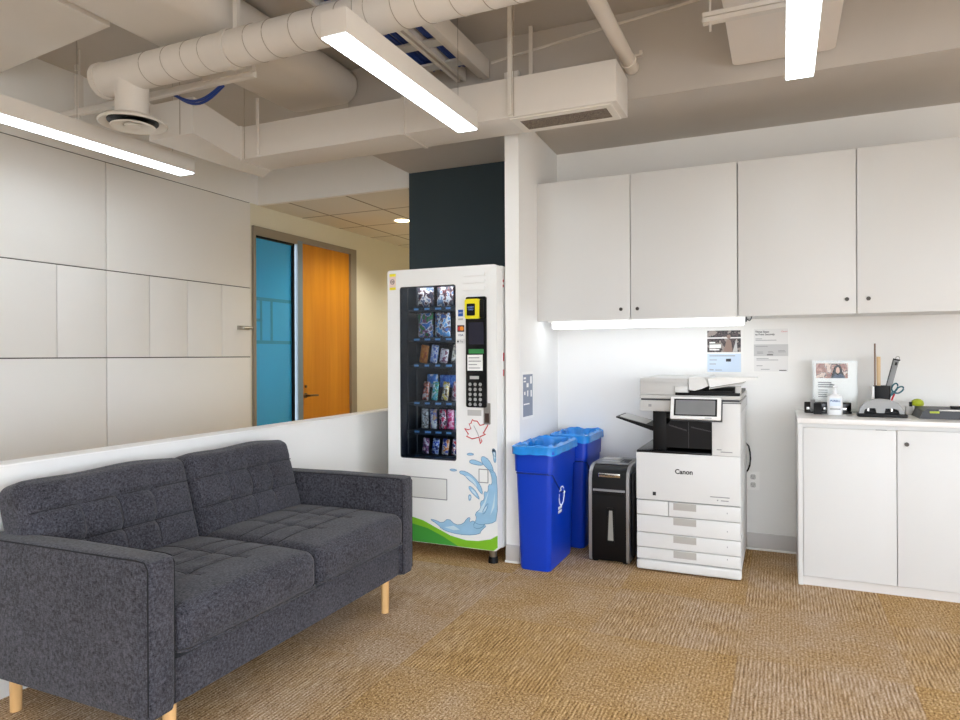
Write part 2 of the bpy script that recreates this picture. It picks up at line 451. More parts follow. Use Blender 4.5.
for y in (4.475, 4.605): kbox(bb, -.022, y-.013, 1.36, -.0205, y+.013, 1.70)
bb.build('painted_reflection', TEALD, pn)
d = sroot('door_1', (XL, ky(5.37), 0))
m = MB(); kbox(m, -.06, 4.915, .02, .012, 4.985, 2.27); m.build('mullion', MULL, d)
m = MB(); kbox(m, -.06, 4.985, 2.262, .012, 5.84, 2.31); kbox(m, -.06, 5.745, .02, .012, 5.84, 2.262); kbox(m, -.06, 4.36, 2.27, .012, 4.985, 2.31); m.build('door_frame', FRAMEM, d)
m = MB(); kbox(m, -.055, 4.99, .02, -.015, 5.742, 2.258); lf = m.build('door_leaf', DOORW, d)
ly, lz = ky(5.045), kz(.862)
MB().cyl((XL-.016, ly, lz), (XL-.006, ly, lz), .026).cyl((XL-.012, ly, lz), (XL+.04, ly, lz), .010).tube([(XL+.04, ly-.005, lz), (XL+.045, ly+.05, lz), (XL+.04, ly+.13, lz-.003)], .010).cyl((XL-.012, ly, lz+.09), (XL+.0, ly, lz+.09), .014).build('door_lever', mat('lever_bronze', (120, 104, 84), .35, metal=.8), lf)
sy_, sz_ = ky(4.19), kz(1.457)
h = MB().box(XL-.0005, sy_-.01, sz_-.018, XL+.008, sy_+.13, sz_+.018, .003).cyl((XL, sy_+.015, sz_), (XL+.045, sy_+.015, sz_), .012).tube([(XL+.045, sy_+.015, sz_), (XL+.045, sy_+.115, sz_)], .013)
tag(h.build('wall_door_stop', STEEL), 'small brushed metal stop fixed on the white panelled wall', 'door stop')

# ---------------------------------------------------------------- lights
def fixture(x0, x1, y0, y1, label):
    t = thing('linear_light', label, 'light', ((x0+x1)/2, (y0+y1)/2, 2.44), 'suspended linear lights')
    MB().box(x0, y0, 2.443, x1, y1, 2.54, .0015).build('housing', DUCTP, t)
    MB().box(x0+.004, y0+.004, 2.438, x1-.004, y1-.004, 2.4435).build('diffuser', LIGHTON, t)
    for y in ((y0+.12 if x0 > -3.6 else y0+.56), y1-.12):
        MB().cyl(((x0+x1)/2, y, 2.54), ((x0+x1)/2, y, ZC), .0016, n=6).build('suspension_wire', STEEL, t)
    return t
fixture(-1.607, -1.49, 2.12, 3.325, 'white linear light hanging above the vending machine, in the middle of the three')
fixture(-3.683, -3.553, 2.0, 3.335, 'white linear light hanging along the panelled left wall')
fixture(.018, .134, 2.1, 3.3, 'white linear light hanging before the upper cabinets on the right')
for x in (-3.1, -1.55, .076, 1.7):  # unseen fixtures added to brighten the room from behind
    for y in (-1.9, .1):
        fixture(x-.058, x+.058, y-.6, y+.6, 'unseen white linear light added as fill in the row behind the viewer')
fixture(1.64, 1.757, 2.1, 3.3, 'unseen white linear light added as fill beyond the right picture edge')  # added out of view to brighten the right side

# ---------------------------------------------------------------- ceiling services
sd = thing('spiral_duct', 'round spiral duct with a round air diffuser below its left end', 'duct', (-1.6, 2.56, 2.72))
RY, RZ, RR = 2.56, 2.742, .088
MB().cyl((-3.39, RY, RZ), (3.0, RY, RZ), RR, n=40).build('duct_pipe', DUCTP, sd)
for i in range(24):
    x = -3.0+i*.135+(.02 if i % 3 else 0)
    MB().tube([(x+.045*math.cos(a)*.5, RY+(RR+.0008)*math.cos(a), RZ+(RR+.0008)*math.sin(a)) for a in [2*math.pi*k/36 for k in range(36)]], .0018, 6, closed=True).build('spiral_seam', DUCTS, sd)
MB().cyl((-3.405, RY, RZ), (-3.37, RY, RZ), RR+.006, n=40).build('end_cap', DUCTP, sd)
MB().cyl((-2.49, RY, RZ), (-2.455, RY, RZ), RR+.007, n=40).build('collar', DUCTP, sd)
dx, dy = -3.19, 2.575
MB().cyl((dx, RY+.01, 2.50), (dx, RY+.01, RZ), .084, n=36).build('neck', DUCTP, sd)
df = MB().lathe([(.09, .0), (.15, -.012), (.172, -.03), (.172, -.036), (.165, -.04), (.135, -.022), (.128, -.02), (.09, -.008)], (dx, dy, 2.515), 48).build('air_diffuser', mat('diffuser_white', (228, 224, 216), .45), sd)
MB().lathe([(.02, .0), (.128, -.006), (.126, -.012), (.02, -.004)], (dx, dy, 2.5), 48).build('dark_slot', BLACK, df)
MB().lathe([(.05, -.012), (.112, -.036), (.108, -.042), (.085, -.036), (.05, -.022)], (dx, dy, 2.503), 48).build('cone', bpy.data.materials['diffuser_white'], df)
MB().lathe([(.0, -.018), (.045, -.034), (.042, -.04), (.0, -.036)], (dx, dy, 2.506), 36).build('centre_disc', bpy.data.materials['diffuser_white'], df)
st = MB().box(-2.458, RY-.012, RZ+RR, -2.433, RY+.012, ZC)
st.build('hanger_strut', DUCTP, sd)

rd = thing('rectangular_duct', 'square-cornered white duct crossing above the vending machine with a slot grille', 'duct', (-1.9, 3.5, 2.5))
MB().box(-3.2, 3.38, 2.5, -.752, 3.655, 2.71, .003).build('duct_trunk', DUCTP, rd)
MB().prism([(-3.41, 2.86), (-3.062, 2.863), (-3.2, 3.382), (-3.19, 3.655), (-3.371, 3.79), (-3.405, 3.5)], 'z', 2.5, 2.709).build('elbow', DUCTP, rd)
MB().box(-3.206, 3.372, 2.492, -3.192, 3.662, 2.716).build('flange', DUCTP, rd)
MB().box(-1.995, 3.372, 2.494, -1.972, 3.66, 2.714).build('flange', DUCTP, rd)
gr = MB().ring(rrect(-1.335, 3.405, -.785, 3.645, .003, 1), rrect(-1.295, 3.45, -.82, 3.60, .003, 1), 'z', 2.4945, 2.5).build('grille', mat('grille_white', (234, 229, 220), .5), rd)
MB().box(-1.3, 3.445, 2.496, -.815, 3.605, 2.499).build('filter_mesh', print_mat('filter_mesh_print', [(120, 108, 96), (150, 138, 124), (104, 94, 84)], 120, .9), gr)
for nm, x, y, r in (('strut', -1.318, 3.365, .011), ('strut', -3.045, 3.365, .008)):
    MB().box(x-r, y-.006, 2.505, x+r, y+.006, ZC if x > -2 else 2.87).build('hanger_strut', DUCTP, rd)
for x in (-1.30, -3.16):
    MB().cyl((x, 3.372, 2.5), (x, 3.372, ZC), .0022, n=6).build('hanger_rod', DUCTS, rd)
MB().cyl((-3.15, 2.85, 2.5), (-3.15, 2.85, ZC), .0022, n=6).build('hanger_rod', DUCTS, rd)
MB().box(-1.325, 3.68, 2.74, -1.302, 3.692, ZC).build('hanger_strut', DUCTP, rd)

bd = MB()
prof = []
for px_, pz_ in rrect(-3.098, 2.875, -2.53, ZC-.004, .11, 7): prof.append((px_, pz_))
n = len(prof); rings = []
for y, s, dz in ((.6, 1, 0), (3.0, 1, 0), (3.6, 1, 0), (3.70, .985, .004), (3.745, .93, .015)):
    rings.append([(-2.784+(x+2.784)*s, y, min(ZC-.003, 3.0+(z-3.0)*s+dz)) for x, z in prof])
vs = [p for r in rings for p in r]
fs = [[i*n+j, i*n+(j+1) % n, (i+1)*n+(j+1) % n, (i+1)*n+j] for i in range(len(rings)-1) for j in range(n)]
bd.add(vs, fs+[list(range(n)), list(range((len(rings)-1)*n, len(rings)*n))])
tag(bd.build('oval_duct', DUCTP), 'large smooth oval duct running overhead behind the round spiral duct', 'duct')
tag(MB().prism([(-4.28, .8), (-3.104, .8), (-3.104, 2.375), (-4.28, 2.50)], 'z', 2.9, 3.08).build('plenum_box', DUCTP), 'wide flat white plenum box in the upper left corner under the ceiling', 'plenum')

ct_lab = ('cable ladder full of blue network cables, nearest the middle light', 'cable ladder full of blue network cables, against the white side channel')
for (x0, x1), lb in zip(((-2.03, -1.806), (-1.764, -1.655)), ct_lab):
    t = thing('cable_tray', lb, 'cable tray', ((x0+x1)/2, 3.0, 2.9), 'overhead cable ladders')
    for xx in (x0, x1): MB().box(xx-.011, 1.2, 2.9, xx+.011, 3.74, 2.97).build('side_rail', DUCTP, t)
    for i in range(9): MB().box(x0, 1.30+i*.27, 2.902, x1, 1.375+i*.27, 2.915).build('rung', LGREY, t)
    m = MB()
    for i in range(11):
        x = x0+.032+(x1-x0-.064)*i/10
        ph = random.random()*6
        m.tube([(x+.006*math.sin(ph+y*3), y, 2.936+.008*math.sin(ph*2+y*2)) for y in [1.2+k*.2 for k in range(13)]], .0095, 7)
    tag(m.build('cable_bundle', BLUECAB), 'bundle of blue network cables lying in the cable ladder '+('near the middle light' if x0 < -2 else 'next to the white side channel'), 'cables')['kind'] = 'stuff'
tag(MB().box(-1.638, 1.2, 2.885, -1.598, 3.74, 3.0, .003).build('wireway', DUCTP), 'square white wireway channel right of the blue cable ladders', 'wireway')

tag(MB().cyl((-.745, 2.70, 2.80), (-.745, 3.745, 2.80), .037, n=28).cyl((-.745, 3.63, 2.80), (-.745, 3.66, 2.80), .042, n=28).box(-.685, 3.63, 2.815, -.67, 3.66, 2.84).box(-.715, 3.635, 2.815, -.68, 3.655, 2.825).build('water_pipe', mat('pipe_white', (224, 216, 206), .4)), 'thick white pipe ending at the bulkhead right of the slot grille', 'pipe')
tag(MB().tube([(-1.59, 3.752, 2.985), (-.8, 3.752, 3.066), (-.33, 3.752, 3.112)], .008).build('conduit', DUCTP), 'thin white conduit slanting across the bulkhead behind the thick pipe', 'conduit')
tag(MB().tube([(-1.46, 2.45, 3.0), (-1.0, 2.62, 2.93), (-.55, 2.62, 2.93)], .02).lathe([(.0, -.03), (.03, -.028), (.036, 0), (.03, .03), (0, .03)], (-.99, 2.6, 2.915)).build('sprinkler_pipe', DUCTP), 'short white branch pipe with a round fitting above the middle light', 'pipe')
for y0, y1, lb in ((3.13, 3.735, 'flat white rounded ceiling box touching the bulkhead, behind the right light'), (2.3, 3.115, 'flat white rounded ceiling box nearer the viewer, above the right light')):
    tag(MB().prism(rrect(-.225, y0, .245, y1, .035, 5), 'z', 2.715, 2.80).build('ceiling_box', mat('ceiling_box_white', (232, 224, 216), .45)), lb, 'ceiling box')
u = MB().box(-.305, 3.04, 2.645, 1.6, 3.075, 2.665).box(-.305, 3.04, 2.67, 1.6, 3.075, 2.688).box(-.30, 3.05, 2.655, 1.6, 3.065, 2.68)
tag(u.cyl((-.275, 3.058, 2.61), (-.275, 3.058, ZC), .005, n=8).cyl((.52, 3.058, 2.62), (.52, 3.058, ZC), .005, n=8).build('strut_channel', DUCTP), 'slotted white strut channel hanging below the rounded ceiling boxes', 'strut channel')
u = MB().box(-4.1, 2.79, 2.715, -2.56, 2.825, 2.75, .002).box(-2.9, 2.775, 2.735, -2.545, 2.80, 2.768)
tag(u.cyl((-3.95, 2.81, 2.70), (-3.95, 2.81, ZC), .006, n=8).box(-3.968, 2.79, 2.75, -3.932, 2.825, 2.96).box(-3.962, 2.785, 2.985, -3.938, 2.80, 3.02).build('strut_channel', DUCTP), 'white strut channel hanging behind the spiral duct by the panelled wall', 'strut channel')
loop = [(-3.17+.36*k/12, 2.83, 2.722-.06*math.sin(math.pi*k/12)) for k in range(13)]
tag(MB().tube(loop, .008, 8).tube([(x, y+.012, z-.012*math.sin(math.pi*i/12)) for i, (x, y, z) in enumerate(loop)], .008, 8).build('cable_loop', BLUECAB), 'loop of blue cable sagging below the white strut channel', 'cable')
lp = thing('downlight', 'round recessed downlight glowing warm in the corridor ceiling', 'light', (-3.48, 5.9, 2.585))
MB().lathe([(.075, 0), (.095, 0), (.095, -.008), (.075, -.004)], (-3.48, 5.9, 2.585)).build('trim_ring', TOEW, lp)
MB().lathe([(0, -.004), (.074, -.004), (.074, -.001), (0, -.001)], (-3.48, 5.9, 2.585)).build('lens', WARMON, lp)

def area(name, loc, rot, sx, sy, e, col=(1, 1, 1)):
    l = bpy.data.lights.new(name, 'AREA'); l.shape = 'RECTANGLE'; l.size = sx; l.size_y = sy; l.energy = e; l.color = col
    o = bpy.data.objects.new(name, l); COL.objects.link(o); o.location = loc; o.rotation_euler = rot
    return o
def spot(name, loc, e, ang, col):
    l = bpy.data.lights.new(name, 'SPOT'); l.energy = e; l.spot_size = math.radians(ang); l.spot_blend = .6; l.color = col; l.shadow_soft_size = .05
    o = bpy.data.objects.new(name, l); COL.objects.link(o); o.location = loc
    return o
for y in (5.9, 7.9):
    spot('corridor_downlight_beam', (-3.48, y, 2.57), 34, 150, (1, .94, .78))

# ---------------------------------------------------------------- sofa
sf = thing('sofa', 'charcoal fabric two-seat sofa with tufted cushions and birch legs', 'sofa', (-2.11, 2.18, 0))
XF, XR = -1.69, -2.545
def soft_arm(y0, y1):
    def dfm(p, u):
        if u.z > 0: p.z -= .012*max(0, -u.x)        # the top falls slightly to the back
        return p
    return MB().soft(((XF+XR)/2, (y0+y1)/2, .385), (XF-XR, y1-y0, .48), .022, (24, 8, 14), dfm)
for y0, y1 in ((1.405, 1.512), (2.86, 2.965)):
    a = soft_arm(y0, y1).build('armrest', SOFAF, sf)
    yy = y0+.003 if y0 < 2 else y1-.003
    for y in (y0+.006, y1-.006):
        pts = [(XF-.006, y, .17), (XF-.006, y, .60), (XF-.02, y, .619), (XF-.05, y, .6215), (-2.1, y, .618), (-2.5, y, .612)]
        MB().tube(pts, .0022, 6).build('piping', SOFAD, a)
MB().soft(((XF-.02+XR)/2, 2.186, .222), (XF-.02-XR, 1.35, .145), .012, (4, 20, 4)).build('seat_frame', SOFAF, sf)
MB().soft((-2.50, 2.186, .40), (.085, 1.36, .45), .02, (4, 20, 10)).build('back_frame', SOFAF, sf)
def gauss(d, s): return math.exp(-(d/s)**2)
def seat(y0, y1, ph):
    cy = (y0+y1)/2; L = y1-y0; D = .64; T = .155
    tu = [(-.02, .33), (.32, .33), (-.34, .33), (-.02, -.33), (.32, -.33), (-.34, -.33), (.15, 0), (-.18, 0)]
    def dfm(p, u):
        e = max(0, 1-u.x**4)*max(0, 1-u.y**4)
        if u.z > .2:
            p.z += .022*e*u.z
            d = 0
            for a, b in tu: d += .006*gauss(math.hypot((u.x-a)*D/2, (u.y-b)*L/2), .045)
            for a in (-.34, -.02, .32): d += .0055*gauss((u.x-a)*D/2, .008)*(abs(u.y) < .95)
            for b in (-.33, .33): d += .0055*gauss((u.y-b)*L/2, .008)*(u.x < .55)
            p.z -= d*e*u.z
        if u.x > .9: p.x += .012*(1-u.y**4)*(1-u.z**2)
        p.z -= .006*gauss(u.z*T/2+.04, .012)*0
        return p
    o = MB().soft((XF+.012-D/2, cy, .378), (D, L-.008, T), .042, (72, 78, 14), dfm).build('seat_cushion', SOFAF, sf, 60)
    def top(ux, uy):
        p = dfm(Vector((ux*D/2, uy*L/2, T/2)), Vector((ux, uy, 1)))
        return Vector((XF+.012-D/2, cy, .379))+p
    sm = MB()
    for a in (-.34, -.02, .32): sm.tube([top(a, -.93+1.86*k/40) for k in range(41)], .0014, 5)
    for b in (-.33, .33): sm.tube([top(-.95+1.48*k/40, b) for k in range(41)], .0014, 5)
    sm.build('seam', SOFAD, o)  # dark stitch lines that also paint in the crease shade
    x, z = XF+.0155, .318
    MB().tube([(x-.06, y0+.004, z), (x-.02, y0+.006, z), (x-.002, y0+.03, z), (x+.003, cy, z), (x-.002, y1-.03, z), (x-.02, y1-.006, z), (x-.06, y1-.004, z)], .0035, 6).build('piping', SOFAF, o)
seat(1.515, 2.188, 0); seat(2.19, 2.858, 1)
def back(y0, y1):
    cy = (y0+y1)/2; L = y1-y0; H = .40; T = .15
    def dfm(p, u):
        # local: x thickness (front +), y along sofa, z up
        e = max(0, 1-u.y**6)*max(0, 1-u.z**6)
        if u.x > .2:
            p.x += .022*e
            d = 0
            zr = (.42, -.22)
            for z in zr: d += .013*gauss((u.z-z)*H/2, .009)*(abs(u.y) < .97)
            for b in (-.42, .0, .42):
                if -.22 < u.z < .42: d += .012*gauss((u.y-b)*L/2, .009)
                elif u.z <= -.22: d += .011*gauss((u.y-b-.06*(u.z+.22))*L/2, .011)*max(0, 1-(-.22-u.z)*1.4)
                for z in zr: d += .012*gauss(math.hypot((u.y-b)*L/2, (u.z-z)*H/2), .030)
            p.x -= d*u.x*min(1, e*1.6)
        if u.z > .5: p.z += .010*(1-u.y**2)+.004*math.sin(5*u.y)
        p.y *= 1+.012*(u.z > 0)*u.z
        return p
    R = Matrix.Translation((-2.345, cy, .587)) @ Matrix.Rotation(math.radians(-17), 4, 'Y')
    o = MB().soft((-.055, 0, .015), (T, L-.006, H), .045, (12, 84, 56), dfm, M=R).build('back_cushion', SOFAF, sf, 60)
    W = L-.006
    def face(uy, uz):
        return R @ (Vector((-.0545, 0, .015))+dfm(Vector((T/2, uy*W/2, uz*H/2)), Vector((1, uy, uz))))
    sm = MB()
    for z in (.42, -.22): sm.tube([face(-.94+1.88*k/60, z) for k in range(61)], .0018, 5)
    for b in (-.42, .0, .42):
        sm.tube([face(b, .42-.64*k/20) for k in range(21)], .0016, 5)
        sm.tube([face(b+.06*(-.22-.5*k/16+.22), -.22-.5*k/16) for k in range(17)], .0013, 5)
    sm.build('seam', SOFAD, o)  # dark seam lines, making up for weak shade in the tufting creases
back(1.465, 2.184); back(2.19, 2.857)
for x, y in ((-1.735, 1.52), (-1.735, 2.765), (-2.435, 1.49), (-2.435, 2.80)):
    MB().cyl((x, y, 0), (x, y, .152), .0185, .0205, 24).build('leg', BIRCH, sf)

# ---------------------------------------------------------------- upper cabinets
def lock(parent, x, y, z):
    MB().cyl((x, y, z), (x, y-.006, z), .0105, n=20).cyl((x, y-.006, z), (x, y-.009, z), .006, n=16).build('lock', mat('lock_nickel', (70, 66, 62), .35, metal=.6), parent)
YU = 4.09
cabs = ((-1.430, -.227, (-1.430, -.830, -.227), ((-.888, 1.50), (-.789, 1.50)), 'white two-door wall cabinet above the printer, next to the column'),
        (-.225, .97, (-.225, .364, .97), ((.318, 1.515), (.418, 1.515)), 'white two-door wall cabinet at the right picture edge'))
for x0, x1, xs, lk, lb in cabs:
    t = thing('wall_cabinet', lb, 'cabinet', ((x0+x1)/2, 4.33, 1.44), 'white upper wall cabinets')
    x00 = max(x0, -1.428)
    MB().box(x00, YU+.022, 1.445, x1, YB, 2.31).build('carcass', WHITE, t)
    for i in range(2):
        dd = MB().box(xs[i]+.0025 if i or x0 > -1 else x00+.006, YU, 1.438, xs[i+1]-.0025, YU+.02, 2.312, .0015).build('door', WHITE, t)
        lock(dd, lk[i][0], YU, lk[i][1])
t = thing('strip_light', 'slim white strip light glowing under the wall cabinet beside the column', 'light', (-.78, 4.2, 1.40))
MB().box(-1.375, 4.155, 1.432, -.19, 4.235, 1.4448, .003).build('strip_housing', TOEW, t)  # top housing of the strip light, against the cabinet underside
MB().box(-1.345, 4.152, 1.392, -.20, 4.23, 1.432, .006).build('diffuser', STRIPON, t)
MB().box(-.19, 4.175, 1.412, -.182, 4.21, 1.44).tube([(-.183, 4.19, 1.425), (-.168, 4.19, 1.418), (-.160, 4.195, 1.43), (-.158, 4.2, 1.445)], .004).build('plug', DGREY, t)

# ---------------------------------------------------------------- base cabinet and worktop
t = thing('base_cabinet', 'white base cabinet with two doors under the worktop on the right', 'cabinet', (.54, 4.28, 0))
MB().box(.076, 3.975, 0, .099, YB-.014, .856, .001).build('side_panel', WHITE, t)
MB().box(.099, 3.998, .045, 1.0, YB-.014, .856).build('carcass', WHITE, t)
MB().box(.099, 3.987, 0, 1.0, 3.999, .046).build('toe_kick', mat('toe_kick_grey', (214, 210, 206), .5), t)
for i, (a, b) in enumerate(((.1015, .5265), (.5300, .998))):
    dd = MB().box(a, 3.976, .05, b, 3.996, .836 if i else .834, .0012).build('door', WHITE, t)
    if i: lock(dd, .571, 3.976, .768)
    else: MB().box(.435, 3.9755, .8335, .485, 3.98, .8352).build('edge_mark', DGREY, dd)
struct_top = MB().box(.074, 3.972, .858, 1.02, YB-.002, .884, .002).build('worktop', mat('worktop_white', (236, 234, 231), .22))
tag(struct_top, 'white worktop lying on the base cabinet and carrying the desk tools', 'worktop')

# ---------------------------------------------------------------- vending machine
VX0, VX1, VY, VZ0, VZ1 = -2.255, -1.515, 3.64, .082, 1.756
vm = thing('vending_machine', 'white snack vending machine with a green and blue wave print', 'vending machine', (-1.885, 4.0, 0))
WX0, WX1, WZ0, WZ1 = -2.168, -1.780, .592, 1.650
m = MB()
m.box(VX0, 3.72, VZ0, VX0+.03, 4.44, VZ1, .004).box(VX1-.03, 3.72, VZ0, VX1, 4.44, VZ1, .004).box(VX0+.03, 3.72, VZ1-.03, VX1-.03, 4.44, VZ1).box(VX0+.03, 3.72, VZ0, VX1-.03, 4.44, VZ0+.03).box(VX0+.03, 4.41, VZ0+.03, VX1-.03, 4.44, VZ1-.03)
m.build('cabinet_shell', VENDW, vm)
def rect_pts(x0, z0, x1, z1, n=4):       # rectangle sampled to match rrect()
    out = []
    for cx, cz in ((x1, z1), (x0, z1), (x0, z0), (x1, z0)): out += [(cx, cz)]*(n+1)
    return out
door = MB().ring(rrect(VX0, VZ0, VX1, VZ1, .018, 5), rrect(WX0, WZ0, WX1, WZ1, .016, 5), 'y', VY, 3.715).build('front_door', VENDW, vm)
MB().box(-1.76, 3.716, .13, VX1-.032, 4.40, VZ1-.035).build('machine_bay', DGREY, vm)
MB().box(VX0+.031, 3.78, .13, VX0+.036, 4.405, VZ1-.031).box(VX0+.036, 4.40, .13, -1.76, 4.405, VZ1-.031).build('inner_liner', mat('vending_liner', (52, 58, 66), .5), vm)
MB().ring(rrect(WX0-.004, WZ0-.004, WX1+.004, WZ1+.004, .018, 5), rrect(WX0+.003, WZ0+.003, WX1-.003, WZ1-.003, .014, 5), 'y', 3.643, 3.716).build('window_gasket', mat('gasket_blue_black', (20, 28, 40), .4), vm)
MB().box(WX0+.001, 3.648, WZ0+.001, WX1-.001, 3.653, WZ1-.001).build('window_pane', glass_mat('vending_glass', (226, 234, 242), .7), vm)
MB().box(-1.776, 3.722, WZ0, -1.764, 3.733, WZ1).box(-2.16, 3.722, WZ1+.022, -1.79, 3.735, WZ1+.04).build('led_strip', LEDON, vm)
rows = [1.527, 1.336, 1.172, .935, .755, .595]
for z in rows:
    sh = MB().box(-2.21, 3.76, z-.022, -1.765, 4.36, z-.012).box(-2.13, 3.745, z-.028, -1.765, 3.76, z+.004).build('shelf', mat('shelf_dark', (46, 52, 60), .4), vm)
    tg = MB()
    for i in range(4): tg.box(-2.125+i*.075, 3.7435, z-.016, -2.085+i*.075+random.uniform(-.01, .006), 3.745, z-.004)
    tg.build('price_tag', mat('price_tag_blue', (120, 176, 232), .5), sh)
MB().box(-2.172, 3.74, WZ0, -2.166, 3.75, WZ1).box(-2.118, 3.76, WZ0, -2.112, 3.766, WZ1).build('shelf_upright', DGREY, vm)
kp = MB().prism(rrect(-1.709, .918, -1.577, 1.570, .012, 4), 'y', VY-.012, VY).build('control_panel', BLACKG, vm)
cr = MB().prism(rrect(-1.705, 1.44, -1.612, 1.556, .012, 4), 'y', VY-.035, VY-.012).build('card_reader', YELLOW, kp)
MB().prism(rrect(-1.690, 1.458, -1.638, 1.528, .005, 3), 'y', VY-.038, VY-.0345).build('reader_screen', BLACKG, kp)
text('reader_text', 'INSERT\nCARD', .013, (-1.664, VY-.039, 1.5), FRONT, mat('screen_text_blue', (130, 170, 255), .4), kp)
MB().box(-1.612, VY-.03, 1.445, -1.585, VY-.012, 1.55, .004).build('reader_body', BLACK, kp)
MB().prism(rrect(-1.688, 1.29, -1.592, 1.42, .004, 2), 'y', VY-.016, VY-.0115).build('display', mat('display_dark', (30, 30, 46), .15), kp)
MB().box(-1.69, VY-.014, 1.235, -1.594, VY-.0118, 1.262).build('green_label', mat('green_label', (50, 130, 70), .5), kp)
nt_ = MB().box(-1.698, VY-.0145, 1.135, -1.60, VY-.0118, 1.228).build('notice', PAPER, kp)
gl = MB()
for k, wd in enumerate((.07, .08, .055, .075)): gl.box(-1.69, VY-.0152, 1.208-k*.02, -1.69+wd, VY-.0146, 1.213-k*.02)
gl.build('notice_lines', GREYINK, nt_)
MB().box(-1.682, VY-.016, 1.085, -1.625, VY-.0118, 1.103).build('coin_slot', LGREY, kp)
for r in range(5):
    for c in range(3):
        MB().cyl((-1.680+.033*c, VY-.0118, 1.054-.0295*r), (-1.680+.033*c, VY-.018, 1.054-.0295*r), .0118, .0105, 14).build('key', CHROME, kp)
lv = MB().prism(rrect(-1.762, 1.585, -1.562, 1.738, .008, 3), 'y', VY-.003, VY)
for k in range(3): lv.prism(rrect(-1.735, 1.61+k*.042, -1.585, 1.632+k*.042, .008, 3), 'y', VY-.011, VY-.002)
lv.build('louvre', VENDW, vm)
wl = MB().box(-2.24, VY-.0008, 1.635, -2.195, VY, 1.735).build('warning_label', YELLOW, vm)
MB().box(-2.24, VY-.0014, 1.65, -2.195, VY-.0009, 1.718).build('label_field', mat('label_pink', (238, 214, 206), .5), wl)
MB().tube([(-2.218+.014*math.cos(a), VY-.0018, 1.685+.014*math.sin(a)) for a in [k*.5236 for k in range(12)]], .002, 5, closed=True).box(-2.226, VY-.002, 1.682, -2.208, VY-.0013, 1.688).build('label_symbol', INK, wl)
ax = MB().box(-1.764, VY-.0008, 1.458, -1.732, VY, 1.497).build('card_logo', mat('amex_blue', (30, 90, 180), .5), vm)
text('card_text', 'AMEX', .010, (-1.748, VY-.0012, 1.478), FRONT, PAPER, ax)
MB().box(-1.764, VY-.0008, 1.435, -1.732, VY, 1.445).build('card_logo', LGREY, vm)
mc = MB().box(-1.770, VY-.0008, 1.365, -1.724, VY, 1.405).build('card_logo', mat('card_dark', (60, 40, 36), .5), vm)
MB().cyl((-1.754, VY-.0008, 1.385), (-1.754, VY-.0014, 1.385), .013, n=18).build('red_disc', RED, mc)
MB().cyl((-1.740, VY-.0008, 1.385), (-1.740, VY-.0018, 1.385), .013, n=18).build('orange_disc', mat('orange_print', (240, 150, 40), .5), mc)
text('visa_text', 'VISA', .018, (-1.747, VY-.0008, 1.345), FRONT, mat('visa_blue', (40, 50, 110), .5), vm)
pay = MB().box(-1.775, VY-.0006, 1.295, -1.72, VY, 1.322).build('card_logo', mat('pay_field', (226, 226, 224), .5), vm)
MB().cyl((-1.766, VY-.0006, 1.308), (-1.766, VY-.0012, 1.308), .006, n=14).build('pay_mark', INK, pay)
text('pay_text', 'Pay', .016, (-1.742, VY-.0012, 1.308), FRONT, GREYINK, pay)
cs = MB().prism(rrect(-1.598, .82, -1.556, .945, .004, 2), 'y', VY-.006, VY).build('coin_return', STEEL, vm)
MB().box(-1.59, VY-.007, .83, -1.564, VY-.0058, .885).build('return_cup', mat('return_brown', (70, 52, 44), .4), cs)
MB().box(-1.705, VY-.001, .868, -1.615, VY, .902).build('slot_plate', LGREY, vm)
fl = MB().ring(rrect(-2.14, .352, -1.842, .482, .003, 1), rrect(-2.134, .358, -1.848, .476, .003, 1), 'y', VY-.0012, VY).build('delivery_flap_gap', GREYINK, vm)
MB().box(-2.134, VY-.0035, .358, -1.848, VY, .476, .002).build('delivery_flap', mat('flap_grey', (222, 222, 218), .35), vm)
def flat(name, polys, m, parent, y=VY, t=.0006):
    k = MB()
    for p in polys: k.prism(p, 'y', y-t, y)
    return k.build(name, m, parent, 0)
zb = VZ0+.002
lite = [(-2.235, .262), (-2.16, .258), (-2.082, .233), (-2.007, .217), (-1.923, .183), (-1.82, .143), (-1.718, .126), (-1.639, .13), (-1.56, .148), (-1.5155, .175)]
flat('green_wave_print', [[(VX0+.02, zb), (VX0+.02, .262)]+lite+[(-1.5155, zb+.02), (-1.54, zb)]], mat('lime_wave_print', (128, 192, 44), .35), vm)
flat('green_wave_print', [[(VX0+.02, zb), (VX0+.02, .225), (-2.16, .21), (-2.082, .191), (-1.976, .173), (-1.871, .133), (-1.769, zb)]], mat('green_wave_print_deep', (66, 156, 62), .35), vm, t=.001)
A_ = [(-1.965, .23), (-1.923, .227), (-1.876, .211), (-1.835, .247), (-1.789, .21), (-1.738, .22), (-1.708, .261), (-1.688, .265), (-1.698, .233), (-1.668, .249), (-1.648, .228), (-1.579, .231), (-1.619, .195), (-1.629, .172), (-1.718, .156), (-1.82, .161), (-1.881, .178), (-1.907, .203)]
B_ = [(-1.675, .211), (-1.647, .263), (-1.661, .29), (-1.62, .322), (-1.626, .363), (-1.597, .377), (-1.602, .427), (-1.575, .419), (-1.572, .471), (-1.548, .467), (-1.551, .524), (-1.571, .558), (-1.534, .551), (-1.5155, .503), (-1.5155, .265), (-1.556, .241), (-1.607, .233), (-1.60, .222), (-1.64, .200)]
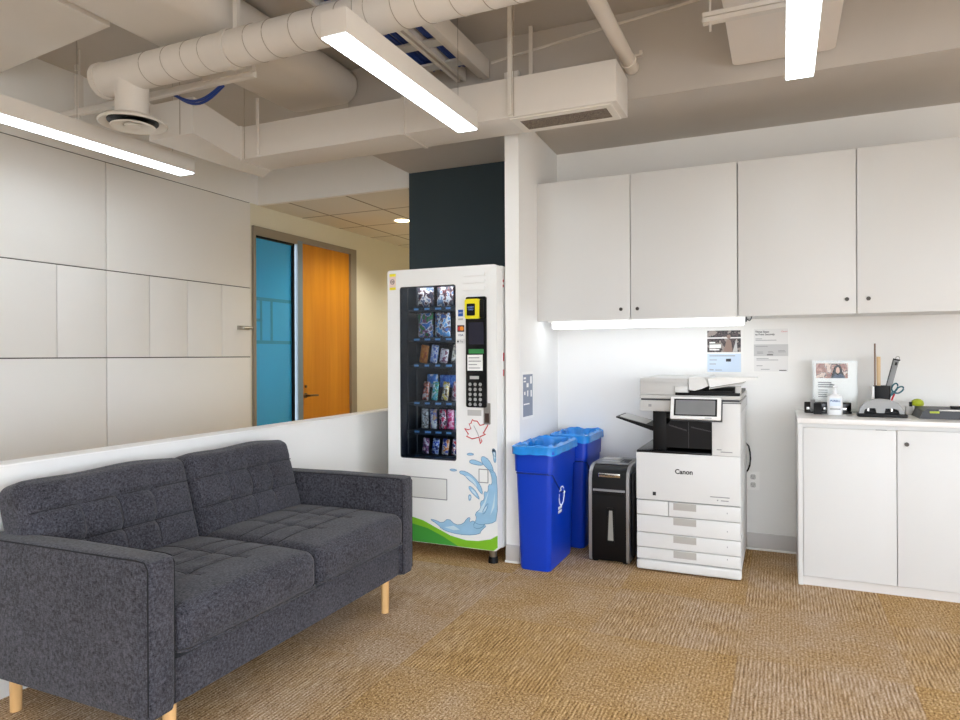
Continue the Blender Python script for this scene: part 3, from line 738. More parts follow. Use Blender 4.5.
petals = [[(-1.705, .49), (-1.725, .512), (-1.76, .522), (-1.757, .537), (-1.717, .536), (-1.665, .508), (-1.619, .457), (-1.606, .404), (-1.626, .418), (-1.657, .459)],
          [(-1.549, .67), (-1.537, .683), (-1.524, .663), (-1.523, .60), (-1.536, .60), (-1.541, .648)],
          [(-1.617, .294), (-1.596, .335), (-1.572, .363), (-1.579, .329), (-1.6, .293)],
          [(-1.702, .445), (-1.687, .451), (-1.647, .418), (-1.626, .373), (-1.647, .386), (-1.687, .419)],
          [(-1.702, .395), (-1.687, .401), (-1.682, .379), (-1.697, .358)],
          [(-1.698, .596), (-1.675, .61), (-1.625, .597), (-1.599, .584), (-1.625, .576), (-1.682, .583)],
          [(-1.619, .621), (-1.605, .633), (-1.569, .615), (-1.541, .566), (-1.54, .535), (-1.582, .563), (-1.613, .595)],
          [(-1.715, .638), (-1.688, .648), (-1.658, .639), (-1.694, .631)],
          [(-1.549, .67), (-1.537, .683), (-1.524, .663), (-1.525, .629), (-1.541, .648)],
          [(-1.829, .539), (-1.804, .546), (-1.769, .538), (-1.804, .53)]]
WATER = mat('water_splash_print', (158, 200, 228), .35, vary=.12, scale=18)
WATERL = mat('water_splash_print_pale', (206, 228, 240), .35)
OUTL = mat('water_outline_print', (92, 140, 178), .35)
def grow(p, s):
    cx = sum(q[0] for q in p)/len(p); cz = sum(q[1] for q in p)/len(p)
    return [(cx+(x-cx)*s, cz+(z-cz)*s) for x, z in p]
def smoothp(p):
    o = []
    for i in range(len(p)):
        a, b = p[i], p[(i+1) % len(p)]
        o += [(.75*a[0]+.25*b[0], .75*a[1]+.25*b[1]), (.25*a[0]+.75*b[0], .25*a[1]+.75*b[1])]
    return o
sp = flat('water_splash_print', [smoothp(A_)], WATER, vm)
flat('splash_jet', [smoothp(B_)], WATER, sp, t=.0009)
flat('splash_drop', [smoothp(p) for p in petals], WATER, sp, t=.0012)
ol = MB()
for p in [A_, B_]+petals:
    ol.tube([(x, VY-.0014, z) for x, z in smoothp(p)], .0017, 4, closed=True)
ol.build('splash_outline', OUTL, sp)
flat('splash_highlight', [smoothp(grow(p, .5)) for p in petals[:5]]+[[(-1.86, .19), (-1.80, .205), (-1.76, .185), (-1.80, .178)], [(-1.64, .30), (-1.60, .36), (-1.57, .43), (-1.59, .36), (-1.61, .30)], [(-1.56, .29), (-1.54, .37), (-1.53, .43), (-1.535, .34)]], WATERL, sp, t=.0019)
leaf = [(-1.673, .845), (-1.684, .821), (-1.695, .821), (-1.683, .79), (-1.703, .783), (-1.724, .791), (-1.699, .757), (-1.713, .745), (-1.675, .731), (-1.631, .742), (-1.622, .704), (-1.612, .721), (-1.624, .746), (-1.588, .762), (-1.604, .766), (-1.574, .814), (-1.58, .831), (-1.599, .819), (-1.624, .812), (-1.643, .837), (-1.663, .837)]
MB().tube([(x, VY-.0006, z) for x, z in leaf], .0034, 5, closed=True).build('maple_leaf_print', RED, vm)
MB().tube([(-1.665, VY-.0006, .81), (-1.64, VY-.0006, .765), (-1.622, VY-.0006, .72)], .0016, 5).build('leaf_vein_print', GREYINK, vm)
kh = MB().ring(rrect(-1.634, .475, -1.572, .557, .002, 1), rrect(-1.629, .480, -1.577, .552, .002, 1), 'y', VY-.002, VY).build('lock_door_gap', GREYINK, vm)
MB().box(-1.629, VY-.0025, .480, -1.577, VY, .552).build('lock_door', VENDW, vm)
sl = MB().box(VX1, 3.735, 1.63, VX1+.001, 3.75, 1.645).box(VX1, 3.735, 1.66, VX1+.001, 3.75, 1.675).box(VX1, 3.735, 1.10, VX1+.001, 3.75, 1.14).box(VX1, 3.735, 1.19, VX1+.001, 3.75, 1.24)
sl.build('side_sticker', RED, vm)
for x in (VX0+.07, VX1-.05):
    for y in (3.69, 4.36):
        f_ = MB().cyl((x, y, .03), (x, y, VZ0+.01), .02, .026, 18).build('foot', STEEL, vm)
        MB().cyl((x, y, 0), (x, y, .034), .030, .027, 20).build('foot_pad', BLACK, f_)

# snacks, each a thing of its own
def snack(x, z, w, h_, d, cols, label, name='snack_bag', tilt=0., y=3.80):
    def dfm(p, u):
        k = (1-abs(u.x)**3)*(1-abs(u.z)**4)
        p.y *= .25+.75*k
        if abs(u.z) > .86: p.x *= 1+.03*math.sin(u.x*40)
        return p
    w *= .92; M_ = Matrix.Translation((-2.092+(x+2.06)*.87, y, z)) @ Matrix.Rotation(tilt, 4, 'Y')
    o = MB().soft((0, 0, h_/2), (w, d, h_), .006, (10, 4, 12), dfm, M=M_).build(name, print_mat('wrapper_print', cols, 30 if name == 'snack_bag' else 50, .3, (1, 1, .8)), None, 60)
    return tag(o, label, 'snack', 'snacks in the vending machine')
BR = [(60, 40, 38), (120, 70, 60), (220, 214, 206), (70, 60, 90)]
snack(-2.035, 1.533, .125, .135, .05, [(40, 44, 60), (90, 50, 50), (226, 220, 214), (96, 110, 140)], 'dark snack bag on the top shelf of the vending machine, left of two')
snack(-1.875, 1.533, .125, .135, .05, [(36, 42, 56), (110, 60, 60), (214, 214, 214), (100, 126, 160)], 'dark snack bag on the top shelf of the vending machine, right of two')
snack(-2.035, 1.342, .115, .155, .05, [(70, 130, 210), (236, 236, 240), (150, 90, 130), (70, 150, 90)], 'blue and white snack bag on the second shelf, left of two')
snack(-1.895, 1.342, .115, .155, .05, [(110, 180, 240), (238, 240, 242), (120, 90, 90), (60, 120, 210)], 'light blue snack bag on the second shelf, right of two')
r3 = [(-2.06, .062, [(214, 120, 30), (240, 150, 50), (190, 90, 30)], 'orange snack bar at the left end of the third shelf'),
      (-1.975, .055, [(150, 180, 236), (240, 240, 244), (90, 110, 190)], 'pale blue snack bar, second on the third shelf'),
      (-1.895, .06, [(230, 190, 206), (246, 240, 240), (150, 90, 110)], 'pink snack packet, third on the third shelf'),
      (-1.81, .04, [(236, 232, 226), (200, 190, 170), (90, 90, 90)], 'cream snack bar at the right end of the third shelf')]
for x, w_, c, lb in r3: snack(x, 1.178, w_, .115 if w_ != .06 else .09, .03, c, lb, 'snack_bar', .16)
snack(-2.03, 1.02, .085, .085, .03, [(60, 130, 220), (110, 170, 240), (230, 236, 244)], 'blue packet standing behind the bars of the fourth shelf, left', y=3.88)
snack(-1.90, 1.02, .13, .08, .03, [(40, 96, 200), (90, 150, 230), (60, 120, 214)], 'wide blue packet standing behind the bars of the fourth shelf', y=3.88)
r4 = [(-2.045, [(60, 40, 40), (226, 110, 80), (230, 220, 214)], 'dark red snack bar at the left end of the fourth shelf'),
      (-1.97, [(120, 200, 220), (60, 170, 120), (236, 240, 240)], 'teal snack bar, second on the fourth shelf'),
      (-1.885, [(236, 206, 90), (240, 236, 226), (120, 100, 60)], 'yellow snack bar, third on the fourth shelf'),
      (-1.805, [(150, 80, 90), (216, 206, 210), (90, 60, 80)], 'maroon snack bar at the right end of the fourth shelf')]
for x, c, lb in r4: snack(x, .941, .048, .12, .03, c, lb, 'snack_bar', .14)
r5 = [(-2.045, [(232, 228, 220), (120, 110, 100), (200, 190, 180)], 'white candy pack at the left end of the fifth shelf'),
      (-1.975, [(214, 170, 130), (110, 120, 190), (240, 234, 226)], 'tan and blue candy pack, second on the fifth shelf'),
      (-1.90, [(220, 60, 100), (240, 220, 226), (70, 30, 60)], 'red candy pack, third on the fifth shelf'),
      (-1.835, [(236, 90, 150), (246, 190, 214), (210, 50, 110)], 'bright pink candy pack, fourth on the fifth shelf'),
      (-1.785, [(200, 230, 240), (120, 190, 220), (240, 244, 246)], 'pale blue candy pack at the right end of the fifth shelf')]
for x, c, lb in r5: snack(x, .761, .055 if x < -1.79 else .03, .125, .03, c, lb, 'snack_bar')
r6 = [(-2.045, [(236, 230, 232), (170, 90, 130), (60, 60, 90)], 'white and plum candy pack at the left end of the bottom shelf'),
      (-1.965, [(40, 80, 190), (200, 216, 240), (30, 40, 110)], 'deep blue candy pack, second on the bottom shelf'),
      (-1.885, [(214, 130, 60), (240, 226, 210), (60, 80, 170)], 'orange candy pack, third on the bottom shelf'),
      (-1.805, [(206, 50, 70), (240, 234, 234), (60, 60, 120)], 'red and white candy pack at the right end of the bottom shelf')]
for x, c, lb in r6: snack(x, .601, .05, .10, .03, c, lb, 'snack_bar', .12)

# ---------------------------------------------------------------- recycling bins with liners
def bin_(cx, y0, y1, label, llabel, H=.70):
    t = thing('recycling_bin', label, 'bin', (cx, (y0+y1)/2, 0), 'blue recycling bins')
    cy = (y0+y1)/2; L = (y1-y0)
    def ringp(z, hw, hl, r=.03, n=5): return [(x, y, z) for x, y in rrect(cx-hw, cy-hl, cx+hw, cy+hl, r, n)]
    prof = [(0, .088, L/2-.028), (.012, .092, L/2-.024), (.56, .108, L/2-.006), (.562, .114, L/2), (.665, .117, L/2+.003), (.668, .128, L/2+.014), (.70, .128, L/2+.014), (.70, .112, L/2-.002), (.55, .104, L/2-.012), (.03, .086, L/2-.03)]
    rr_ = [ringp(z*H/.70, a, b) for z, a, b in prof]; n_ = len(rr_[0])
    m_ = MB().add([p for r_ in rr_ for p in r_], [[i*n_+j, i*n_+(j+1) % n_, (i+1)*n_+(j+1) % n_, (i+1)*n_+j] for i in range(len(rr_)-1) for j in range(n_)]+[list(range(n_))[::-1], list(range((len(rr_)-1)*n_, len(rr_)*n_))])
    m_.build('bin_body', BLUE, t, 30)
    # side relief: the waist line dips along the long side
    x = cx+.109
    pts = [(cx-.10, y0+.0035, .553), (cx+.085, y0+.0035, .553), (cx+.108, y0+.03, .545), (x-.001, y0+.09, .50), (x-.003, y0+.20, .42), (x-.003, y0+.24, .42)]
    MB().tube(pts, .004, 6).build('waist_ridge', mat('blue_bin_ridge', (2, 34, 112), .4), t)
    e = MB(); q = y0+.19
    def zx(z): return cx+.0915+.0155*(z/.56)+.0018
    rc = (q+.02, .40)
    for k in range(3):
        a0 = math.radians(90+120*k)
        pa = [(rc[0]+.048*math.cos(a0+s), rc[1]+.056*math.sin(a0+s)) for s in (-.8, -.3, .3, .75)]
        e.tube([(zx(b), a, b) for a, b in pa], .004, 5)
        hx, hz = rc[0]+.048*math.cos(a0+1.0), rc[1]+.056*math.sin(a0+1.0)
        e.cyl((zx(pa[-1][1]), *pa[-1]), (zx(hz), hx, hz), .009, .001, 8)
    for k in range(2):
        for j in range(4): e.box(zx(.335-k*.022)-.002, q-.034+j*.017, .328-k*.022, zx(.335-k*.022)+.0012, q-.021+j*.017, .342-k*.022)
    e.build('recycling_mark', mat('white_print', (226, 232, 240), .5), t)
    # liner: folded over the rim, crinkled, open in the middle
    n2 = 96; R = []
    base = []
    per = rrect(-1, -1, 1, 1, .25, 5)
    def rim(hw, hl, k):
        # walk along the rounded rectangle by arc length
        pts = [(cx+sx*hw, cy+sy*hl) for sx, sy in per]; P = len(pts)
        d = [math.dist(pts[i], pts[(i+1) % P]) for i in range(P)]; tot = sum(d); s = tot*k/n2; i = 0
        while s > d[i] and i < P-1: s -= d[i]; i += 1
        f = s/d[i]; a, b = pts[i], pts[(i+1) % P]
        return a[0]+(b[0]-a[0])*f, a[1]+(b[1]-a[1])*f
    rnd = [random.random() for _ in range(n2)]
    lv_ = [(.132, L/2+.018, H-.038, .006), (.132, L/2+.018, H-.022, .004), (.132, L/2+.018, H+.006, .004), (.118, L/2+.004, H+.014, .008), (.102, L/2-.014, H-.004, .012), (.094, L/2-.03, H-.06, .014), (.086, L/2-.05, H-.16, .012), (.06, L/2-.09, H-.24, .01)]
    vs_, fs_ = [], []
    for li, (hw, hl, z, amp) in enumerate(lv_):
        for k in range(n2):
            x_, y_ = rim(hw, hl, k)
            w_ = math.sin(k*1.1+li*.9)*.5+math.sin(k*.43+li*2.1)*.7+(rnd[k]-.5)*.5
            nx, ny = (x_-cx)/.13, (y_-cy)/(L/2)
            off = amp*(.5+.5*w_)*(.6 if li < 3 else -1)
            z_ = z+(.004*w_*(li == 0))+(.005*w_*(li in (3, 4)))+(.075*max(0, math.sin(k*2*math.pi/n2*3+.7))*(li in (5, 6)))
            vs_.append((x_+nx*off, y_+ny*off*.5, z_))
    for i in range(len(lv_)-1):
        for k in range(n2): fs_.append([i*n2+k, i*n2+(k+1) % n2, (i+1)*n2+(k+1) % n2, (i+1)*n2+k])
    fs_.append(list(range((len(lv_)-1)*n2, len(lv_)*n2)))
    tag(MB().add(vs_, fs_).build('bin_liner', LINER, None, 50), llabel, 'bin liner', 'blue bin liners')
bin_(-1.288, 3.612, 4.09, 'blue recycling bin standing in front, nearest the vending machine', 'crinkled blue liner folded over the front recycling bin')
bin_(-1.235, 4.145, 4.54, 'blue recycling bin standing behind the other one against the back wall', 'crinkled blue liner folded over the rear recycling bin', .71)

# ---------------------------------------------------------------- shredder
t = thing('paper_shredder', 'black paper shredder with silver edges between the blue bins and the printer', 'shredder', (-.93, 4.1, 0))
SX0, SX1, SY0, SY1, SH = -1.052, -.812, 3.94, 4.28, .565
side = [(SY0+.008, .012), (SY0, .03), (SY0+.004, .49), (SY0+.018, .53), (SY0+.05, .555), (SY0+.10, SH), (SY1, SH), (SY1, .012)]
MB().prism(side, 'x', SX0+.018, SX1-.018).build('body', mat('shredder_black', (8, 8, 10), .36, spec=.3), t)
for x0, x1 in ((SX0, SX0+.018), (SX1-.018, SX1)):
    MB().prism([(y-.004 if i < 6 else y, z+(.006 if 2 < i < 7 else 0)) for i, (y, z) in enumerate(side)], 'x', x0, x1).build('side_trim', mat('silver_trim', (168, 168, 170), .35, metal=.7), t)
MB().box(SX1, SY0+.03, .04, SX1+.022, SY1, .53, .012).box(SX0-.012, SY0+.03, .04, SX0, SY1, .53, .005).build('side_panel', BLACK, t)
MB().box(SX0+.018, SY0+.10, SH, SX1-.018, SY1, SH+.012, .004).build('top_deck', MGREY, t)
MB().box(SX0+.05, SY0+.14, SH+.012, SX1-.06, SY0+.165, SH+.015).box(SX0+.03, SY0+.2, SH+.012, SX1-.1, SY0+.3, SH+.016, .002).build('feed_slot', LGREY, t)
MB().box(SX1-.08, SY0+.13, SH+.012, SX1-.03, SY0+.24, SH+.015).build('control_pad', BLACK, t)
pl = MB().box(SX0+.055, SY0+.006, .503, SX1-.055, SY0+.02, .526, .004).build('badge', CHROME, t)
text('badge_text', 'Fellowes', .019, ((SX0+SX1)/2, SY0+.0052, .515), FRONT, INK, t)
MB().box(SX0+.025, SY0-.006, .42, SX1-.025, SY0+.004, .434, .004).build('door_handle', MGREY, t)
MB().box(SX0+.025, SY0-.0015, .395, SX1-.025, SY0+.004, .412).build('handle_recess', BLACK, t)
MB().prism(rrect(-.948, .118, -.900, .325, .01, 3), 'y', SY0-.002, SY0+.01).build('window_recess', BLACK, t)
MB().prism([(-.938, .135), (-.905, .135), (-.911, .31), (-.930, .31)], 'y', SY0-.004, SY0+.004).build('level_window', mat('smoked_clear', (150, 148, 140), .2), t)
for x in (SX0+.03, SX1-.03):
    for y in (SY0+.04, SY1-.04): MB().cyl((x, y, 0), (x, y, .03), .018, n=16).build('caster', BLACK, t)

# ---------------------------------------------------------------- printer
PX0, PX1, PY0, PY1 = -.760, -.204, 3.885, 4.55
t = thing('office_printer', 'large white multifunction printer with a tilted touch screen and four paper drawers', 'printer', (-.48, 4.17, 0))
MB().prism(rrect(PX0+.012, PY0+.012, PX1-.006, PY1, .02, 3), 'z', .016, .04).build('plinth', DGREY, t)
MB().box(PX0+.01, PY0+.03, .04, PX1, PY1, .668, .004).build('body', PRW, t)
MB().box(PX0, PY0-.006, .010, PX1+.002, PY0+.05, .064, .014, seg=4).build('base_skirt', PRW, t)
seams = [.068, .135, .219, .318, .402]
for i in range(4):
    z0, z1 = seams[i]+.002, seams[i+1]-.002
    if i == 3:
        MB().box(PX0+.002, PY0, z0, -.585, PY0+.035, z1, .002).build('drawer_stub', PRW, t)
        dr = MB().box(-.580, PY0, z0, PX1-.002, PY0+.035, z1, .002).build('drawer', PRW, t)
    else: dr = MB().box(PX0+.002, PY0, z0, PX1-.002, PY0+.035, z1, .002).build('drawer', PRW, t)
    MB().box(-.556, PY0-.0008, z1-.042, -.434, PY0+.001, z1-.003).build('drawer_grip', mat('grip_grey', (176, 172, 166), .5), dr)
    MB().box(-.275, PY0-.0006, z0+.04, -.271, PY0, z0+.048).build('level_mark', GREYINK, dr)
MB().box(PX0+.01, PY0+.02, .06, PX1-.01, PY0+.028, .41).build('drawer_gap', GREYINK, t)
fp = MB().box(PX0, PY0-.004, .406, PX1, PY0+.04, .672, .005).build('front_cover', PRW, t)
text('printer_name', 'Canon', .036, (-.498, PY0-.0048, .573), FRONT, INK, fp, bold=.0011)
MB().box(-.668, PY0-.0048, .432, -.650, PY0-.004, .452).build('small_mark', INK, fp)
ln = MB().box(-.36, PY0-.0048, .446, -.26, PY0-.004, .451).box(-.325, PY0-.0048, .428, -.318, PY0-.004, .435).box(-.305, PY0-.0048, .428, -.265, PY0-.004, .433)
ln.build('cover_print', GREYINK, fp)
for z in (.34, .24, .15, .095): MB().box(PX1-.0005, PY0+.018, z-.012, PX1+.0025, PY0+.03, z+.01).build('side_catch', LGREY, t)
# output cavity
MB().box(PX0+.002, PY0-.002, .668, -.352, PY1, .684, .006).build('output_tray', BLACKG, t)
MB().box(-.676, PY0+.24, .684, -.352, PY1-.02, .91).build('cavity_back', BLACK, t)
MB().box(-.676, PY0+.06, .684, -.60, PY1-.02, .91, .003).build('finisher_frame', BLACK, t)
fr = MB().prism([(-.60, .70), (-.352, .70), (-.352, .845), (-.565, .862), (-.60, .825)], 'y', PY0+.05, PY0+.22).build('finisher', mat('finisher_black', (10, 10, 13), .35, spec=.25), t)
MB().box(-.48, PY0+.048, .70, -.477, PY0+.0505, .845).prism([(-.585, .822), (-.49, .795), (-.49, .801), (-.585, .829)], 'y', PY0+.047, PY0+.0505).prism([(-.465, .815), (-.36, .795), (-.36, .800), (-.465, .821)], 'y', PY0+.047, PY0+.0505).build('finisher_groove', mat('groove_grey', (52, 51, 56), .3), t)
MB().box(-.575, PY0+.0465, .872, -.552, PY0+.06, .886).box(-.545, PY0+.0465, .872, -.532, PY0+.06, .882).build('status_lamp', LGREY, t)
MB().box(-.60, PY0+.055, .862, -.352, PY0+.24, .896, .004).build('finisher_top', BLACK, t)
# right tower
tw = MB().box(-.35, PY0-.002, .672, PX1, PY1, .962, .006).build('right_tower', PRW, t)
MB().box(-.305, PY0-.003, .692, -.245, PY0-.0018, .697).box(-.325, PY0-.003, .704, -.30, PY0-.0018, .709).build('tower_print', GREYINK, tw)
MB().box(-.31, PY0-.003, .957, -.20, PY0+.01, .961).build('tower_gap', DGREY, tw)
MB().box(PX1-.004, PY0+.03, .70, PX1+.002, PY0+.034, .93).build('side_gap', LGREY, tw)
# scanner and feeder
MB().box(-.742, PY0+.01, .905, PX1+.004, PY1+.01, .966, .006).build('scanner_base', PRG, t)
MB().box(-.735, PY0+.02, .966, PX1-.006, PY1, .976).build('scanner_gap', DGREY, t)
MB().box(-.742, PY0+.012, .976, PX1+.002, PY1+.01, .998, .005).build('platen_rim', PRG, t)
fd = MB().box(-.742, PY0+.02, .998, -.475, PY1, 1.092, .006).box(-.742, PY0+.014, 1.070, -.475, PY0+.05, 1.073).build('document_feeder', PRG, t)
MB().box(-.545, PY0+.010, .998, PX1-.004, PY1, 1.012, .002).box(-.47, PY0+.03, 1.012, PX1-.03, PY1, 1.022).build('feeder_output', BLACK, t)
MB().box(PX1-.03, PY0+.06, .998, PX1, PY0+.12, 1.05, .006).build('feeder_post', PRG, t)
MB().box(-.545, PY0+.006, 1.014, -.477, PY0+.03, 1.048, .003).build('feeder_latch', PRW, t)
MB().prism([(-.472, 1.030), (-.44, 1.024), (-.40, 1.036), (-.372, 1.050), (-.387, 1.099), (-.472, 1.096)], 'y', PY0+.008, PY1-.05).build('feeder_cover', PRW, t)
MB().prism([(-.37, 1.030), (-.195, 1.062), (-.195, 1.069), (-.37, 1.037)], 'y', PY0+.06, PY1-.06).build('paper_tray', PRG, t)
MB().box(-.712+.02, PY0+.0095, .93, -.675, PY0+.011, .945).build('scanner_mark', GREYINK, t)
# tilted screen
R = Matrix.Translation((-.43, PY0-.045, .93)) @ Matrix.Rotation(math.radians(-16), 4, 'X')
sc = MB().box(-.132, -.012, -.062, .132, .012, .062, .008, M=R).build('touch_screen', mat('screen_bezel_white', (240, 240, 238), .3), t)
MB().box(-.112, -.0135, -.044, .112, -.0115, .05, M=R).build('screen_border', BLACK, sc)
MB().box(-.103, -.0145, -.037, .103, -.0130, .043, M=R).build('screen_glass', mat('screen_grey', (126, 128, 130), .18, vary=.25, scale=5), sc)
MB().box(-.135, .010, -.068, .138, .02, .055, .006, M=R).build('screen_back', DGREY, sc)
MB().box(.05, -.0135, -.055, .085, -.0118, -.051, M=R).build('screen_mark', GREYINK, sc)
MB().box(-.50, PY0-.03, .895, -.36, PY0+.06, .93, .004).build('screen_arm', DGREY, t)
# left output tray sticking out
MB().prism([(-.905, .850), (-.66, .770), (-.66, .80), (-.905, .858)], 'y', 4.02, 4.28).build('side_tray', BLACK, t)
MB().prism([(-.885, .8555), (-.70, .803), (-.70, .808), (-.885, .8605)], 'y', 4.04, 4.26).build('tray_liner', LGREY, t)
MB().box(-.66, 4.0, .75, -.63, 4.30, .88).build('tray_hinge', BLACK, t)
cd = MB().tube([(PX1-.004, 4.545, .668), (PX1+.012, 4.556, .65), (PX1+.020, 4.560, .61), (PX1+.022, 4.562, .57), (PX1+.018, 4.562, .53), (PX1+.008, 4.562, .50), (PX1-.004, 4.562, .485)], .005, 8).build('power_cord', BLACK, t)
tag(MB().prism([(-.366, 1.041), (-.20, 1.0715), (-.125, 1.0905), (-.125, 1.095), (-.20, 1.094), (-.375, 1.088)], 'y', PY0+.06, PY0+.34).build('paper_sheet', PAPER), 'white sheets of paper lying in the printer document feeder', 'paper')

# ---------------------------------------------------------------- on the back wall
o = thing('wall_outlet', 'white double wall outlet low on the back wall right of the printer', 'outlet', (-.166, YB, .43))
MB().prism(rrect(-.205, .373, -.131, .488, .006, 3), 'y', YB-.007, YB).build('cover_plate', TOEW, o)
sk = MB()
for z in (.455, .405): sk.prism(rrect(-.184, z-.016, -.152, z+.016, .01, 3), 'y', YB-.0085, YB-.007)
sk = sk.build('socket', LGREY, o)
hs = MB()
for z in (.455, .405): hs.box(-.176, YB-.009, z-.002, -.174, YB-.0084, z+.009).box(-.163, YB-.009, z-.002, -.161, YB-.0084, z+.009).cyl((-.168, YB-.0084, z-.008), (-.168, YB-.009, z-.008), .0028, n=10)
hs.build('socket_slots', INK, sk)
def sheet(name, x0, z0, x1, z1, label, y=YB):
    t = thing(name, label, 'poster', ((x0+x1)/2, y, z0)); MB().box(x0, y-.0025, z0, x1, y, z1).build('poster_sheet', PAPER, t); return t
y0 = YB-.0032; y1 = YB-.0024
p = sheet('wall_poster', -.452, 1.098, -.222, 1.388, 'poster with a dark photograph above a pale blue text panel')
ph = MB().box(-.438, y0, 1.238, -.236, y1, 1.376).build('photo_print', print_mat('photo_dark', [(44, 38, 40), (84, 70, 70), (30, 28, 32), (150, 138, 132)], 26), p)
hd = MB().box(-.438, y0-.0004, 1.325, -.236, y0, 1.333).build('white_band', PAPER, ph)
text('poster_text', 'Scan.\nEasy.\nSimple.', .026, (-.392, y0-.0004, 1.28), FRONT, PAPER, p) if False else None
MB().box(-.425, y0-.0004, 1.25, -.365, y0, 1.258).box(-.425, y0-.0004, 1.264, -.355, y0, 1.288).box(-.425, y0-.0004, 1.294, -.39, y0, 1.304).build('white_print', PAPER, ph)
MB().prism([(-.34, 1.24), (-.325, 1.30), (-.318, 1.318), (-.30, 1.318), (-.292, 1.30), (-.285, 1.24)], 'y', y0-.0005, y0).cyl((-.308, y0, 1.337), (-.308, y0-.0008, 1.337), .013, n=16).build('figure_print', mat('figure_tone', (146, 122, 112), .6), ph)
MB().prism([(-.285, 1.24), (-.262, 1.322), (-.255, 1.24)], 'y', y0-.0006, y0).build('collar_print', LGREY, ph)
bl = MB().box(-.438, y0, 1.112, -.236, y1, 1.228).build('text_panel', mat('pale_blue_print', (206, 222, 240), .6), p)
q = MB()
for k, (a, b) in enumerate(((-.425, -.27), (-.425, -.38), (-.425, -.385))): q.box(a, y0-.0005, 1.212-.026*k, b, y0, 1.217-.026*k)
q.box(-.425, y0-.0005, 1.122, -.40, y0, 1.128).box(-.39, y0-.0005, 1.122, -.35, y0, 1.126).build('text_lines', GREYINK, bl)
MB().box(-.325, y0-.0005, 1.178, -.295, y0, 1.196).build('dark_block', INK, bl)
p = sheet('wall_poster', -.168, 1.112, .042, 1.386, 'white text poster right of the one with the dark photograph')
MB().box(-.160, y0, 1.116, .036, y1, 1.382).build('print_field', mat('poster_grey_white', (232, 231, 229), .7), p)
text('poster_title', 'Three Steps\nto Print Securely', .0165, (-.152, y0-.0006, 1.355), FRONT, INK, p, 'LEFT', bold=.0004)
text('poster_brand', 'Canon', .013, (.015, y0-.0006, 1.364), FRONT, RED, p)
MB().box(-.160, y0-.0004, 1.212, .036, y0, 1.285).build('grey_band', mat('grey_band', (198, 198, 197), .7), p)
q = MB()
for a, z, b in ((-.15, 1.318, -.112), (-.15, 1.309, -.03), (-.15, 1.27, -.08), (-.142, 1.236, -.108), (-.142, 1.228, -.106), (-.078, 1.238, -.05), (-.078, 1.23, -.045), (-.02, 1.236, .022), (-.02, 1.244, .018), (-.145, 1.195, -.075), (-.145, 1.186, -.02), (-.145, 1.15, -.11), (-.12, 1.128, -.07)): q.box(a, y0-.0008, z, b, y0-.0003, z+.0035)
q.build('text_lines', GREYINK, p)
MB().box(-.085, y0-.0009, 1.217, -.05, y0-.0003, 1.223).box(-.015, y0-.0009, 1.121, .026, y0-.0003, 1.126).build('dark_words', INK, p)
t = thing('side_poster', 'small grey safety poster on the column side above the bins', 'poster', (CX, 3.875, .85))
MB().box(CX, 3.775, .838, CX+.002, 3.975, 1.125).build('poster_sheet', PAPER, t)
pp = MB().box(CX+.002, 3.79, .855, CX+.0026, 3.96, 1.108).build('print_field', mat('blue_grey_print', (140, 148, 164), .6, vary=.1, scale=18), t)
q = MB()
for a, b, z0, z1 in ((3.80, 3.84, 1.08, 1.092), (3.80, 3.84, 1.062, 1.07), (3.915, 3.945, 1.05, 1.095), (3.85, 3.885, 1.03, 1.055), (3.81, 3.83, .985, 1.005), (3.86, 3.88, .975, 1.01), (3.92, 3.945, .97, 1.01), (3.80, 3.90, .925, .933)): q.box(CX+.0026, a, z0, CX+.003, b, z1)
q.build('white_shapes', PAPER, pp)

# ---------------------------------------------------------------- desk tools on the worktop
WZ = .884
o = thing('sign_holder', 'clear acrylic sign holder with a photo flyer standing on the worktop', 'sign holder', (.28, 4.47, WZ))
MB().box(.165, 4.462, WZ, .399, 4.465, 1.184).box(.165, 4.470, WZ, .399, 4.473, 1.184).box(.165, 4.43, WZ, .399, 4.51, WZ+.003).build('acrylic_holder', ACRYL, o)
fy = MB().box(.174, 4.4655, WZ+.02, .392, 4.4695, 1.176).build('flyer', PAPER, o)
yy = 4.4652
pp = MB().box(.184, yy, 1.082, .350, yy+.0006, 1.168).build('photo_print', print_mat('photo_warm', [(146, 84, 62), (190, 140, 116), (90, 58, 50), (214, 186, 168)], 34), fy)
MB().prism([(.262, 1.082), (.272, 1.12), (.282, 1.15), (.298, 1.162), (.314, 1.152), (.322, 1.12), (.336, 1.082)], 'y', yy-.0004, yy).build('hair_print', INK, pp)
MB().prism([(.288, 1.118), (.290, 1.140), (.299, 1.148), (.307, 1.140), (.309, 1.118), (.299, 1.108)], 'y', yy-.0008, yy-.0004).build('face_print', mat('skin_print', (222, 190, 172), .6), pp)
MB().prism([(.272, 1.082), (.284, 1.108), (.299, 1.10), (.314, 1.108), (.332, 1.094), (.338, 1.082)], 'y', yy-.0009, yy-.0004).build('jacket_print', mat('jacket_print', (84, 96, 116), .6), pp)
q = MB()
for k, wd in enumerate((.07, .085, .08, .05, .05, .045, .05)): q.box(.195, yy-.0002, 1.052-.0125*k-.006*(k > 2), .195+wd, yy+.0006, 1.057-.0125*k-.006*(k > 2)+(.002 if k < 3 else 0))
q.build('text_lines', GREYINK, fy)
o = thing('long_hole_punch', 'long black punch bar with chrome fittings behind the sanitizer bottle', 'punch', (.23, 4.36, WZ))
MB().box(.118, 4.34, WZ, .36, 4.40, WZ+.014, .003).box(.118, 4.372, WZ+.014, .36, 4.392, WZ+.062, .004).build('bar', BLACKG, o)
